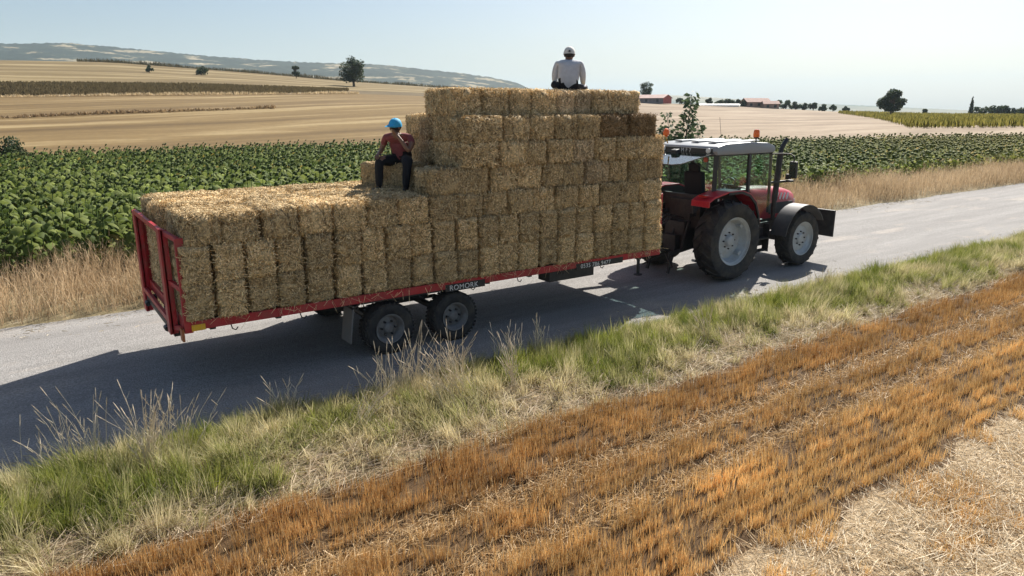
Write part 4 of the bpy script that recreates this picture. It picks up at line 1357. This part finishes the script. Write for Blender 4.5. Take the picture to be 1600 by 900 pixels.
for k in range(9):
    tree(1532 + k * 17, 330, 2.6 + (k % 3) * .3, 6.5, f'{side_word[k]} low dark tree from the cypress in the far row', 90 + k, name='row_tree', trunk_f=.05, n=600, leaf=.4, group='dark tree row right of the cypress', clumps=8)

M_tile = mat('pink_shed_roof', (.42, .27, .23), .7, var=.15, vscale=.6)
M_shedr = mat('red_shed_wall', (.36, .075, .06), .75, var=.2, vscale=.8)
M_shedg = mat('grey_shed_wall', (.20, .17, .17), .8, var=.2, vscale=.8)
M_housew = mat('brown_house_wall', (.33, .22, .17), .85, var=.2, vscale=.5)
M_tile2 = mat('brown_tile_roof', (.24, .115, .085), .8, var=.25, vscale=.7)
M_whitew = mat('white_plastic_sheet', (.75, .75, .73), .6)
M_darkwin = mat('dark_opening', (.02, .022, .025), .4)

def gabled(name, label, px, r, L, Wd, H, rise, yaw, mw, mr, end=None, wins=3, cat='building'):
    b = ground_at(px, r)
    t = empty(name, b + Vector((0, 0, -.2)), yaw)
    tag(t, label, cat)
    MB().box((0, 0, H / 2), (L, Wd, H)).build('wall', mw, t)
    for s in (-1, 1):
        MB().prism([(-Wd / 2, H), (Wd / 2, H), (0, H + rise - .06)], s * L / 2 - .03 + s * .035, s * L / 2 + .03 + s * .035, 'yz').add([], []).build('gable', end or mw, t)
        if end: MB().box((s * (L / 2 + .035), 0, H / 2), (.06, Wd - .02, H - .01)).build('end_wall', end, t)
        MB().add([(-L / 2 - .4, s * (Wd / 2 + .4), H - .15), (L / 2 + .4, s * (Wd / 2 + .4), H - .15), (L / 2 + .4, 0, H + rise), (-L / 2 - .4, 0, H + rise), (-L / 2 - .4, s * (Wd / 2 + .4), H - .02), (L / 2 + .4, s * (Wd / 2 + .4), H - .02), (L / 2 + .4, 0, H + rise + .13), (-L / 2 - .4, 0, H + rise + .13)],
                 [(0, 1, 2, 3), (4, 5, 6, 7), (0, 1, 5, 4), (1, 2, 6, 5), (2, 3, 7, 6), (3, 0, 4, 7)]).build('roof_slope', mr, t)
    for k in range(wins):
        x = -L / 2 + L * (k + .5) / wins
        MB().box((x, -Wd / 2 - .03, H * .55), (1.1, .06, 1.1)).build('window', M_darkwin, t)
    return t
gabled('barn', 'long grey shed with pink roof and red gable end, beside a dark tree', 1016, 318, 16, 7, 2.3, 1.3, math.radians(-76), M_shedg, M_tile, M_shedr)
gabled('farmhouse', 'brown farmhouse with tiled roof among bushes on the skyline', 1180, 326, 10, 7, 2.4, 1.5, math.radians(-30), M_housew, M_tile2)
gabled('farm_outbuilding', 'smaller brown outbuilding just right of the skyline farmhouse', 1203, 322, 6, 5, 2.0, 1.1, math.radians(-40), M_housew, M_tile2, wins=2)
gabled('greenhouse', 'low white plastic tunnel along the field edge left of the farmhouse', 1123, 312, 16, 2.4, .7, .35, math.radians(-34), M_whitew, M_whitew, wins=0, cat='greenhouse')

# young poplar shoots beside the sunflowers, behind the front of the load
def sapling(x, y, shoots, seed, label):
    g = np.random.default_rng(seed)
    t = empty('sapling', (x, y, 0)); tag(t, label, 'sapling')
    tb = MB(); P_, D_, n_ = [], [], 0
    for (dx, dy, h) in shoots:
        pts = [(dx * f_ ** 1.2 * 1.0, dy * f_, h * f_) for f_ in np.linspace(0, 1, 7)]
        tb.tube(pts, list(np.linspace(.035, .008, 7)), 6)
        m_ = int(h * 100)
        f_ = g.uniform(.22, 1.02, m_)
        c = np.stack([dx * f_ ** 1.2, dy * f_, h * f_], 1)
        a = g.uniform(0, 2 * math.pi, m_)
        off = g.uniform(.05, .42, m_) * (1.15 - .75 * f_)
        c = c + np.stack([np.cos(a) * off, np.sin(a) * off, off * .3], 1)
        P_.append(c); D_.append(np.stack([np.cos(a), np.sin(a), g.uniform(-.9, .3, m_)], 1))
    tb.build('stem', M_bark, t, smooth=True)
    P_ = np.concatenate(P_); D_ = np.concatenate(D_); D_ /= np.linalg.norm(D_, axis=1)[:, None]
    n_ = len(P_)
    S_ = np.cross(D_, g.normal(size=(n_, 3))); S_ /= np.linalg.norm(S_, axis=1)[:, None]
    ln = g.uniform(.10, .19, n_)[:, None]
    V = np.stack([P_, P_ + D_ * ln * .45 + S_ * ln * .30, P_ + D_ * ln, P_ + D_ * ln * .45 - S_ * ln * .30], 1).reshape(-1, 3)
    Q = np.arange(n_)[:, None] * 4 + np.array([0, 1, 2, 3])
    np_mesh('leaves', V, Q, None, np.repeat(mixcol((.05, .085, .035), (.13, .17, .09), g.random(n_)), 4, axis=0), M_tree, t)
sapling(18.0, 16.2, [(.55, .1, 3.95), (.25, -.15, 3.7), (-.45, .2, 3.3), (-.75, .1, 2.9), (1.0, .1, 3.0), (.1, .3, 2.6), (-.3, -.3, 2.3)], 3, 'leafy green sapling with several shoots behind the front of the load')


# ------------------------------------------------------------------ sunflowers
def sunflower_arrays(seed, lod=0):
    g = np.random.default_rng(seed)
    parts = []
    h = g.uniform(1.05, 1.30)
    # stem
    a = np.array([0, 2.1, 4.2])
    ring = np.stack([np.cos(a), np.sin(a), 0 * a], 1) * .014
    top = np.array([.05, .03, h])
    V = np.concatenate([ring, ring * .8 + top])
    Q = np.array([[0, 1, 4, 3], [1, 2, 5, 4], [2, 0, 3, 5]])
    parts.append((V, Q, np.zeros((0, 3), int), np.tile([[.10, .15, .05]], (6, 1))))
    nl = 12 if lod == 0 else 8
    for k in range(nl):
        f_ = .28 + .70 * k / nl
        az = k * 2.4 + g.uniform(-.5, .5)
        L = g.uniform(.22, .35) * (1.12 - .45 * abs(f_ - .6))
        W = L * g.uniform(.60, .82)
        d = np.array([math.cos(az), math.sin(az), 0]); sd = np.array([-math.sin(az), math.cos(az), 0]); u_ = np.array([0, 0, 1.0])
        b = top * f_ + d * .10 + u_ * .04
        dr = g.uniform(.45, 1.1); tw = g.uniform(-.25, .25)
        sd2 = sd + u_ * tw
        def pt(t, s_):
            z = .05 * math.sin(t * 3.0) - dr * L * t ** 1.7 * .9
            return b + d * (L * t * (1 - .25 * dr * t)) + sd2 * (W * .5 * s_) + u_ * (z - abs(s_) * .22 * W)
        if lod == 0:
            rows = [(0.0, .10), (.22, .85), (.5, 1.0), (.78, .55)]
            pv = []
            for t_, w_ in rows: pv += [pt(t_, -w_), pt(t_, 0), pt(t_, w_)]
            pv.append(pt(1.0, 0))
            Q = []
            for i in range(3):
                Q += [[i * 3, i * 3 + 1, i * 3 + 4, i * 3 + 3], [i * 3 + 1, i * 3 + 2, i * 3 + 5, i * 3 + 4]]
            Tt = [[9, 10, 12], [10, 11, 12]]
        else:
            pv = [pt(0, 0), pt(.4, -1), pt(.45, 0), pt(.4, 1), pt(1, 0)]
            Q = [[0, 1, 4, 2], [0, 2, 4, 3]]; Tt = []
        c = mixcol((.06, .095, .018), (.23, .27, .072), np.array([g.random()]))[0] * g.uniform(.8, 1.15)
        if g.random() < .05: c = np.array([.30, .24, .06])
        if f_ < .42 and g.random() < .4: c = np.array([.16, .13, .06])
        parts.append((np.array(pv), np.array(Q), np.array(Tt, int).reshape(-1, 3), np.tile(c[None], (len(pv), 1))))
    # nodding head, turned towards the morning side (+X)
    hc = top + np.array([.07, .02, .02]); hn = np.array([.80, .10, -.55]); hn /= np.linalg.norm(hn)
    e1 = np.cross(hn, [0, 0, 1.0]); e1 /= np.linalg.norm(e1); e2 = np.cross(hn, e1)
    m_ = 8 if lod == 0 else 5
    R_ = g.uniform(.07, .10)
    aa = np.linspace(0, 2 * math.pi, m_, endpoint=False)
    rim_ = hc + np.cos(aa)[:, None] * e1 * R_ + np.sin(aa)[:, None] * e2 * R_
    V = np.concatenate([rim_, [hc - hn * .05], [hc + hn * .015]])
    Tt = [[i, (i + 1) % m_, m_] for i in range(m_)] + [[(i + 1) % m_, i, m_ + 1] for i in range(m_)]
    hcol = np.tile([[.10, .13, .045]], (m_ + 2, 1)); hcol[m_ + 1] = (.06, .045, .02)
    parts.append((V, np.zeros((0, 4), int), np.array(Tt), hcol))
    return merge(parts)

SUNA = [sunflower_arrays(200 + i, 0) for i in range(7)]
SUNB = [sunflower_arrays(230 + i, 1) for i in range(5)]
def project(P_):
    v = P_ - CAM
    z = v @ FW
    return 800 + FPX * (v @ RT) / z, 450 - FPX * (v @ UP) / z, z
pts = []
for yrow in np.arange(17.3, 55, .62):
    xs_ = np.arange(-9, 92, .36)
    pts.append(np.stack([xs_ + rng.uniform(-.1, .1, len(xs_)), np.full(len(xs_), yrow) + rng.normal(0, .05, len(xs_)), np.zeros(len(xs_))], 1))
pts = np.concatenate(pts)
pr_ = np.hypot(pts[:, 0], pts[:, 1])
lim = np.interp(np.degrees(np.arctan2(pts[:, 1], pts[:, 0])), np.degrees(hd[o_]), rr[o_]) - 1.0
sx_, sy_, _ = project(pts + np.array([0, 0, 1.1]))
keep = (pr_ < lim) & (sx_ > -260) & (sx_ < 1760) & (rng.random(len(pts)) < .94)
# nothing of the field shows through the load: leave that wedge out only where it is wholly hidden
hidden = (sx_ > 330) & (sx_ < 1010) & (sy_ > 330)
keep &= ~hidden
pts, sx_, sy_, pr_ = pts[keep], sx_[keep], sy_[keep], pr_[keep]
inview = ((sx_ > 2) & (sx_ < 212)) | ((sx_ > 1240) & (sx_ < 1598))
score = np.where(inview, pr_, 1e9)
order = np.argsort(score)
single = order[:300]
rest = np.setdiff1d(np.arange(len(pts)), single)
sun_me = [np_mesh('sunflower', *a[:3], a[3], M_sun, parent='mesh') for a in SUNA]
for k, i in enumerate(single):
    o = bpy.data.objects.new('sunflower', sun_me[k % len(sun_me)])
    COL.objects.link(o)
    o.location = pts[i]
    o.rotation_euler = (random.uniform(-.06, .06), random.uniform(-.06, .06), random.uniform(-.5, .5) + math.radians(200 if k % 9 == 0 else 0))
    s_ = random.uniform(.86, 1.1)
    o.scale = (s_, s_, s_)
    tag(o, 'green sunflower plant with nodding head in the front rows behind the dry verge', 'sunflower', 'sunflowers in the front rows')
def scatter(arrs, P_, smin=.85, smax=1.12, tint=None, rot=.5):
    out_ = []
    pick = rng.integers(0, len(arrs), len(P_))
    for a in range(len(arrs)):
        q = P_[pick == a]
        if len(q) == 0: continue
        V, Q, T, C = arrs[a]
        th_ = rng.uniform(-rot, rot, len(q)); s_ = rng.uniform(smin, smax, len(q))
        c, sn = np.cos(th_) * s_, np.sin(th_) * s_
        X = V[None, :, 0] * c[:, None] - V[None, :, 1] * sn[:, None] + q[:, 0:1]
        Y = V[None, :, 0] * sn[:, None] + V[None, :, 1] * c[:, None] + q[:, 1:2]
        Zz = V[None, :, 2] * s_[:, None] + q[:, 2:3]
        off = (np.arange(len(q)) * len(V))[:, None, None]
        tone = rng.uniform(.8, 1.2, len(q))
        CC = C[None] * tone[:, None, None]
        if tint is not None: CC = CC * tint(q)[:, None, :]
        out_.append((np.stack([X, Y, Zz], -1).reshape(-1, 3), (Q[None] + off).reshape(-1, 4), (T[None] + off).reshape(-1, 3), CC.reshape(-1, 3)))
    return merge(out_)
near = pr_[rest] < 30
def yellowing(q):
    """plants on the right of the field are starting to yellow"""
    t_ = np.clip((q[:, 0] - 30) / 40, 0, 1) * np.clip(fnoise(q[:, 0], q[:, 1], 9, 44) * 1.6, 0, 1)
    return np.array([1, 1, 1])[None] * (1 - t_[:, None]) + np.array([1.9, 1.35, 1.1])[None] * t_[:, None]
A_ = scatter(SUNA, pts[rest][near], tint=yellowing); B_ = scatter(SUNB, pts[rest][~near], tint=yellowing)
Vv, Qv, Tv, Cv = merge([A_, B_])
tag(np_mesh('sunflower_field', Vv, Qv, Tv, Cv, M_sun), 'field of green sunflowers stretching away behind the front rows', 'sunflowers', kind='stuff')

# standing crops further off: dry brown strip on the left, yellow-green crop on the right
def crop(name, label, px0, px1, f0, f1, n, h, c0, c1, seed, edge=None):
    g = np.random.default_rng(seed)
    P_ = []
    while len(P_) < n:
        px = g.uniform(px0, px1); r_ = g.uniform(0, 1)
        k = np.interp(px, XS, np.arange(len(XS))); i = int(k); f_ = k - i
        a = BS[f0][i] * (1 - f_) + BS[f0][i + 1] * f_; b = BS[f1][i] * (1 - f_) + BS[f1][i + 1] * f_
        if edge and not edge(px, r_): continue
        P_.append(a * (1 - r_) + b * r_)
    P_ = np.array(P_); n_ = len(P_)
    hh = h * g.uniform(.4, 1.1, n_)
    th_ = g.uniform(0, math.pi, n_); w_ = g.uniform(.07, .2, n_)
    # each plant: two crossed leafy diamonds
    out_ = []
    for q in (0, math.pi / 2):
        sd = np.stack([np.cos(th_ + q), np.sin(th_ + q), np.zeros(n_)], 1) * w_[:, None]
        up_ = np.zeros((n_, 3)); up_[:, 2] = hh
        V = np.stack([P_, P_ + up_ * .62 + sd, P_ + up_, P_ + up_ * .55 - sd], 1).reshape(-1, 3)
        out_.append((V, np.arange(n_)[:, None] * 4 + np.array([0, 1, 2, 3]), np.zeros((0, 3), int), np.repeat(mixcol(c0, c1, g.random(n_)), 4, axis=0)))
    V, Q, T, C = merge(out_)
    tag(np_mesh(name, V, Q, None, C, M_sun), label, 'crop', kind='stuff')
crop('dry_crop', 'strip of dark dried standing crop across the slope', -300, 545, 2, 3, 26000, .75, (.12, .09, .045), (.25, .195, .10), 5, edge=lambda px, r_: px < 470 or r_ > (px - 470) / 110)
crop('yellowing_crop', 'yellow green standing crop on the right beyond the sunflowers', 1310, 1900, 1, 4, 24000, 1.15, (.15, .15, .035), (.42, .36, .09), 6, edge=lambda px, r_: r_ < .78 and (px > 1420 or r_ > (1420 - px) / 160))


# ------------------------------------------------------------------ grass, stubble, straw (uncountable)
def area_pts(n, x0, x1, y0, y1, dens=None):
    """more points close to the camera: density falls with distance"""
    X = x0 + (x1 - x0) * rng.random(n) ** 1.35; Y = rng.uniform(y0, y1, n)
    if dens is not None:
        k = rng.random(n) < dens(X, Y)
        X, Y = X[k], Y[k]
    return X, Y

# dry tall grass on the far side of the road
def far_dens(X, Y):
    return np.clip(.25 + .9 * fnoise(X, Y, 1.1, 51), 0, 1) * np.clip((Y - 13.9) / .5, .05, 1)
X, Y = area_pts(85000, -9, 62, 13.95, 17.3, far_dens)
k = ~((X > 4.5) & (X < 11.5) & (Y < 17.3))
X, Y = X[k], Y[k]
n = len(X)
nz_ = fnoise(X, Y, 1.6, 53)
h = (.15 + 1.5 * nz_) * rng.uniform(.4, 1.1, n) * np.clip(.35 + (Y - 13.9) / 1.0, .3, 1)
lean = rng.normal(0, .30, (n, 2)) * h[:, None]
c = mixcol((.31, .21, .115), (.64, .49, .31), np.clip(rng.random(n) * .7 + (fnoise(X, Y, 2.5, 55) - .35) * .9, 0, 1))
dk = rng.random(n) < .12; c[dk] *= .55
base_ = np.stack([X, Y, np.zeros(n) + .02], 1)
gA = blades(base_, h, rng.uniform(.006, .013, n), lean, c)
# side twigs: short seed stems high on the plants
m_ = n // 1
kk = rng.integers(0, n, m_)
b2 = base_[kk] + np.stack([lean[kk, 0] * .5, lean[kk, 1] * .5, h[kk] * rng.uniform(.45, .85, m_)], 1)
gB = blades(b2, rng.uniform(.08, .22, m_), rng.uniform(.006, .014, m_), rng.normal(0, .09, (m_, 2)), c[kk] * 1.05)
V, Q, T, C = merge([gA, gB])
tag(np_mesh('dry_roadside_grass', V, Q, T, C, M_grass), 'tall dry tan grass along the far side of the road', 'grass', kind='stuff')

# near verge: green and yellowed grass
def vz(X, Y): return verge_z(X, Y)
def green_amt(X, Y):
    edge = 6.28 + (vnoise(X, Y * 0, 1.3, 61) - .5) * .8
    return np.clip((Y - edge) / .55 + (fnoise(X, Y, .55, 63) - .5) * 2.4, 0, 1)
X, Y = area_pts(90000, -2.5, 30, 5.95, 8.1, lambda X, Y: np.clip(.25 + 1.0 * green_amt(X, Y) + .25 * fnoise(X, Y, .3, 64), 0, 1))
n = len(X)
def verge_colour(X, Y, r1, r2, r3):
    ga = green_amt(X, Y)
    gr = mixcol((.065, .11, .014), (.36, .37, .08), r1)
    yl = mixcol((.48, .40, .20), (.78, .69, .46), r2)
    yf = np.clip(.84 - .80 * ga + (fnoise(X, Y, .7, 66) - .42) * 2.2 + r3 * .25 + .45 * np.exp(-((X - 4.3) / 1.1) ** 2) + .30 * np.clip((2.4 - X) / 1.2, 0, 1), 0, 1)
    return gr * (1 - yf[:, None]) + yl * yf[:, None]
ga = green_amt(X, Y)
h = (.05 + .10 * ga + .10 * fnoise(X, Y, .3, 65)) * rng.uniform(.5, 1.3, n) * np.clip((8.2 - Y) / .35, .35, 1)
lean = (rng.normal(0, .55, (n, 2)) + np.array([-.15, -.1])) * h[:, None]
fill = blades(np.stack([X, Y, vz(X, Y) - .01], 1), h, rng.uniform(.004, .009, n), lean, verge_colour(X, Y, rng.random(n), rng.random(n), rng.normal(0, 1, n)))
# tussocks: blades fanning out of a common foot, each tussock with its own tone, height and lie
XC, YC = area_pts(5200, -2.5, 30, 6.0, 8.08, lambda X, Y: np.clip(.18 + .9 * green_amt(X, Y), 0, 1))
nc = len(XC)
per = rng.integers(22, 60, nc)
ci = np.repeat(np.arange(nc), per); n = len(ci)
ch = (.10 + .27 * rng.random(nc) ** 1.8) * np.clip((8.3 - YC) / .4, .5, 1)
wind = np.stack([vnoise(XC, YC, 1.1, 67) - .62, vnoise(XC, YC, 1.1, 68) - .58], 1) * 1.3
az = rng.uniform(0, 2 * math.pi, n); rad = np.abs(rng.normal(0, .055, n))
X = XC[ci] + np.cos(az) * rad; Y = YC[ci] + np.sin(az) * rad
h = ch[ci] * rng.uniform(.55, 1.25, n)
out_dir = np.stack([np.cos(az), np.sin(az)], 1) * np.clip(rad / .09, .1, 1)[:, None]
lean = (out_dir * rng.uniform(.2, .75, n)[:, None] + wind[ci] + rng.normal(0, .16, (n, 2))) * h[:, None]
tn = rng.random(nc)[ci] * .7 + rng.random(n) * .3
cc = verge_colour(XC[ci], YC[ci], tn, tn, (rng.normal(0, 1.3, nc))[ci] + rng.normal(0, .6, n)) * (rng.uniform(.78, 1.15, nc))[ci][:, None]
tus = blades(np.stack([X, Y, vz(X, Y) - .01], 1), h, rng.uniform(.004, .009, n), lean, cc)
V, Q, T, C = merge([fill, tus])
tag(np_mesh('verge_grass', V, Q, T, C, M_grass), 'green and yellowed grass on the near verge', 'grass', kind='stuff')

# flattened dead grass and straw between verge and stubble
X, Y = area_pts(30000, -2.5, 28, 5.85, 7.3, lambda X, Y: np.clip(1.05 - green_amt(X, Y) * .85, 0, 1) * np.clip(1.4 - abs(Y - 6.2) * 1.5, .12, 1))
n = len(X)
th = rng.normal(.5, 1.0, n)
d = np.stack([np.cos(th), np.sin(th), rng.uniform(.0, .45, n)], 1); d /= np.linalg.norm(d, axis=1)[:, None]
V, Q, T, C = strips(np.stack([X, Y, vz(X, Y) + rng.uniform(0, .05, n)], 1), d, rng.uniform(.08, .32, n), rng.uniform(.003, .007, n), mixcol((.40, .29, .18), (.72, .60, .43), rng.random(n)))
tag(np_mesh('dead_grass_mat', V, Q, None, C, M_stub), 'flattened pale dead grass between verge and stubble', 'dead grass', kind='stuff')

# standing stubble
def stub_dens(X, Y):
    Yw = Y + (vnoise(X, Y * 0, 3.0, 21) - .5) * .18
    edge_far = 5.98 + (vnoise(X, Y * 0, .9, 71) - .5) * .35
    edge_near = 3.0 + (vnoise(X, Y * 0, .7, 72) - .5) * .35
    row = np.clip(.5 + .9 * np.cos((Y + (vnoise(X, Y * 0, 2.2, 79) - .5) * .06) * 2 * np.pi / .165), .05, 1)
    d_ = row * np.clip((edge_far - Y) / .15, 0, 1) * np.clip((Y - edge_near) / .10, 0, 1)
    d_ *= 1 - .93 * track(Yw, 4.92, .20) - .93 * track(Yw, 4.20, .17)
    d_ *= np.clip((fnoise(X, Y, .2, 75) - .30) * 4.5, .10, 1)
    iso = (Y < edge_near) * np.clip((fnoise(X, Y, .5, 76) - .61) * 6, 0, .5) * (Y > 1.2)
    return np.clip(d_ + iso, 0, 1)
X, Y = area_pts(620000, -.8, 26, 1.2, 6.15, stub_dens)
n = len(X)
h = rng.uniform(.10, .20, n) * (.55 + .9 * fnoise(X, Y, .22, 77))
h = np.where(Y < 2.9, h * .7, h)
lean = rng.normal(0, .16, (n, 2)) * h[:, None]
c = mixcol((.36, .190, .064), (.82, .55, .23), np.clip(rng.random(n) * .75 + (fnoise(X, Y, .8, 78) - .4) * .8 + np.clip((4.6 - Y) / 6, 0, .25), 0, 1))
br = rng.random(n) < .14; c[br] = np.array([.76, .55, .27]); c *= (.75 + .5 * vnoise(X * .3, Y, .17, 80))[:, None]; rust = np.clip((Y - 4.3) / 1.2, 0, 1)[:, None]; c *= 1 - rust * np.array([.18, .22, .25])
V, Q, T, C = blades(np.stack([X, Y, field_z(X, Y) - .01], 1), h, rng.uniform(.004, .007, n), lean, c, bend=1.0)
tag(np_mesh('standing_stubble', V, Q, T, C, M_stub), 'orange brown standing stubble of the cut cereal field', 'stubble', kind='stuff')

M_mat = ramp_mat('trodden_straw', [(.3, (.26, .185, .105)), (.55, (.42, .32, .20)), (.75, (.58, .47, .32))], (14, 30, 14), 8, .95, .8, 60, .3, 70)
grid('trodden_straw', np.arange(.5, 24, .08), np.arange(.6, 3.2, .06), lambda X, Y: field_z(X, Y) + .022 - np.clip((Y - (2.93 + (vnoise(X, Y * 0, .7, 72) - .5) * .35)) * .5, 0, .1) - .05 * np.clip((fnoise(X, Y, .5, 76) - .58) * 6, 0, 1), M_mat)

# loose straw: thick pale mat at the near right, some in the wheel tracks
def litter_dens(X, Y):
    Yw = Y + (vnoise(X, Y * 0, 3.0, 21) - .5) * .18
    edge_near = 3.05 + (vnoise(X, Y * 0, .7, 72) - .5) * .35
    m_ = np.clip((edge_near - Y) / .12, 0, 1) * np.clip(.35 + fnoise(X, Y, .45, 81) * 1.1, 0, 1)
    t_ = .80 * track(Yw, 4.92, .15) + .75 * track(Yw, 4.20, .13) + .012
    return np.clip(m_ + t_, 0, 1)
X, Y = area_pts(330000, .5, 22, 1.0, 6.0, litter_dens)
n = len(X)
th = rng.normal(.35, 1.1, n)
d = np.stack([np.cos(th), np.sin(th), rng.normal(.08, .25, n)], 1); d /= np.linalg.norm(d, axis=1)[:, None]
z = field_z(X, Y) + rng.uniform(.0, .07, n) * np.clip(3.2 - Y, .3, 1)
pale = np.clip((3.2 - Y) * 3, .0, 1)
c = mixcol((.44, .28, .12), (.70, .52, .30), rng.random(n)) * (1 - pale[:, None]) + mixcol((.56, .43, .27), (.92, .80, .58), rng.random(n)) * pale[:, None]
dk = rng.random(n) < .15; c[dk] *= .5
V, Q, T, C = strips(np.stack([X, Y, z], 1), d, rng.uniform(.05, .19, n), rng.uniform(.0035, .007, n), c)
tag(np_mesh('loose_field_straw', V, Q, None, C, M_stub), 'pale loose straw lying on the cut field', 'straw', kind='stuff')

# dry weeds along the field banks of the slope
def bank(curve_i, px0, px1, n, h, c0, c1, name, label, dist=0.6):
    px = rng.uniform(px0, px1, n)
    k = np.interp(px, XS, np.arange(len(XS))); i = k.astype(int); f_ = (k - i)[:, None]
    P_ = BS[curve_i][i] * (1 - f_) + BS[curve_i][i + 1] * f_
    P_[:, :2] *= (1 + rng.normal(0, dist / 100, n))[:, None]
    hh = h * rng.uniform(.4, 1.2, n) * (.3 + fnoise(P_[:, 0], P_[:, 1], 6, 90 + curve_i))
    V, Q, T, C = blades(P_, hh, np.full(n, .18) * rng.uniform(.5, 1.5, n), rng.normal(0, .2, (n, 2)), mixcol(c0, c1, rng.random(n)))
    tag(np_mesh(name, V, Q, T, C, M_grass), label, 'weeds', kind='stuff')
bank(1, -200, 430, 3500, .42, (.16, .10, .05), (.34, .24, .13), 'bank_weeds', 'thin dark line of dry weeds on a bank between two stubble fields', .5)
bank(2, -200, 560, 7000, .6, (.45, .34, .19), (.62, .49, .30), 'crop_edge_weeds', 'pale dry weeds along the lower edge of the dark crop strip', .8)
bank(0, -200, 640, 7000, .5, (.30, .20, .11), (.55, .42, .25), 'field_edge_weeds', 'low dry weeds between sunflowers and the harvested field', 1.5)
bank(4, 120, 760, 6000, 1.6, (.06, .055, .03), (.12, .10, .055), 'ridge_scrub', 'dark scrub line along the top of the upper field', .6)

# tall dry weeds standing above the verge, each a plant of its own
def tall_weed(x, y, nst, h, spread, seed, label, lean=(-.1, 0), head=True):
    g = np.random.default_rng(seed)
    t = empty('tall_dry_weed', (x, y, float(verge_z(np.array([x]), np.array([y]))[0])))
    tag(t, label, 'weed', 'tall dry weeds on the near verge')
    sm = MB(); hm = MB()
    for k in range(nst if nst < 2 else int(nst * 1.6)):
        hh = h * g.uniform(.35, 1.05)
        bx, by = g.normal(0, spread * .25, 2)
        lx, ly = (np.array(lean) + g.normal(0, .24, 2)) * hh
        p = [(bx, by, 0), (bx + lx * .3, by + ly * .3, hh * .45), (bx + lx * .65, by + ly * .65, hh * .78), (bx + lx, by + ly, hh)]
        sm.tube(p, [.0032, .0028, .0024, .0015], 4)
        for q in range(3 if g.random() < .6 else 0):
            f_ = .55 + .13 * q
            a = g.uniform(0, 6.28)
            s0 = Vector(p[1]).lerp(Vector(p[3]), (f_ - .45) / .55)
            sm.tube([s0, s0 + Vector((math.cos(a) * .06, math.sin(a) * .06, .08))], [.003, .002], 4)
        if head:
            e = Vector(p[3]); dv = (Vector(p[3]) - Vector(p[2])).normalized()
            hm.tube([e - dv * .06, e - dv * .02, e + dv * .03, e + dv * .06], [.002, .0045, .004, .001], 5)
    tag(sm.build('stalks', M_dryst, t), kind='stuff')
    if head: tag(hm.build('seed_heads', M_dryhd, t), kind='stuff')
M_dryst = mat('dry_stalk', (.60, .52, .37), .8, var=.25, vscale=6)
M_dryhd = mat('dry_seed_head', (.55, .46, .34), .9, var=.3, vscale=30)
weeds = [(1.06, 7.85, 1, .85, .02, 'single tall straight stalk left of the grass tufts', (0, 0)), (.02, 7.9, 14, .75, .5, 'spray of thin dry stalks at the far left edge of the verge', (-.05, .05)),
         (.28, 7.6, 6, .95, .12, 'tall pinkish seed stalks on the verge at the left edge', (0, .03)), (.95, 7.45, 12, .70, .35, 'leaning bunch of dry stalks next to the single tall stalk', (.22, .1)),
         (.68, 7.2, 30, .80, .16, 'dense pale upright tussock on the left part of the verge', (.05, .1)), (3.35, 7.45, 16, .72, .35, 'dry stalks rising in front of the rear trailer wheel', (.0, .05)), (3.75, 7.5, 20, .80, .4, 'dry stalks rising between the two trailer wheels', (.05, .05)),
         (4.35, 7.55, 18, .75, .4, 'dry stalks rising right of the front trailer wheel', (.0, .0)), (4.05, 7.0, 40, .65, .55, 'wide swept tussock of blond grass below the trailer wheels', (-.35, .1)), (4.75, 6.75, 12, .68, .12, 'narrow whitish tuft at the right end of the blond tussocks', (-.1, .15)),
         (5.25, 7.6, 14, .6, .5, 'thin brown stalks against the shadow of the tall stack', (.0, .0)), (5.95, 7.8, 8, .75, .2, 'curly headed stalks at the right end of the load shadow', (.02, 0)), (2.2, 7.8, 12, .45, .35, 'short dry tuft on the verge crest left of the trailer wheels', (.0, .0)),
         (8.35, 6.75, 9, .55, .06, 'lone tan tuft leaning in the green grass below the tractor', (-.25, .1)), (12.6, 7.6, 7, .5, .4, 'few dry stalks in the green verge below the front wheel', (-.1, .0)), (2.72, 6.9, 12, .42, .2, 'small drooping dry tuft in the green grass under the shadow edge', (.35, -.1))]
for k, (x, y, ns, h, sp, lab, ln) in enumerate(weeds):
    tall_weed(x, y, ns, h, sp, 400 + k, lab, ln)

# gravel and straw bits scattered on the road edges
n = 2600
X = rng.uniform(-2, 30, n); side = rng.random(n) < .5
Y = np.where(side, 8.0 + np.abs(rng.normal(0, .35, n)), 14.0 - np.abs(rng.normal(0, .45, n)))
th = rng.uniform(0, 2 * math.pi, n)
d = np.stack([np.cos(th), np.sin(th), rng.uniform(0, .1, n)], 1)
V, Q, T, C = strips(np.stack([X, Y, road_z(X, Y) + .004], 1), d, rng.uniform(.02, .12, n), rng.uniform(.004, .012, n), mixcol((.35, .29, .2), (.6, .52, .38), rng.random(n)))
tag(np_mesh('road_edge_litter', V, Q, None, C, M_stub), 'bits of straw and grit along the road edges', 'litter', kind='stuff')

# ------------------------------------------------------------------ air
hz = MB().box((0, 0, 140), (19000, 19000, 460)).build('haze', None)
tag(hz, 'pale summer haze over the whole plain', 'haze', kind='stuff')
Mh = bpy.data.materials.new('haze_air'); Mh.use_nodes = True
t = Mh.node_tree; t.nodes.clear()
pv = t.nodes.new('ShaderNodeVolumePrincipled')
pv.inputs['Color'].default_value = (.70, .87, 1.0, 1)
pv.inputs['Density'].default_value = 1.1e-4
pv.inputs['Anisotropy'].default_value = .0
mo = t.nodes.new('ShaderNodeOutputMaterial')
t.links.new(pv.outputs[0], mo.inputs['Volume'])
hz.data.materials.append(Mh)
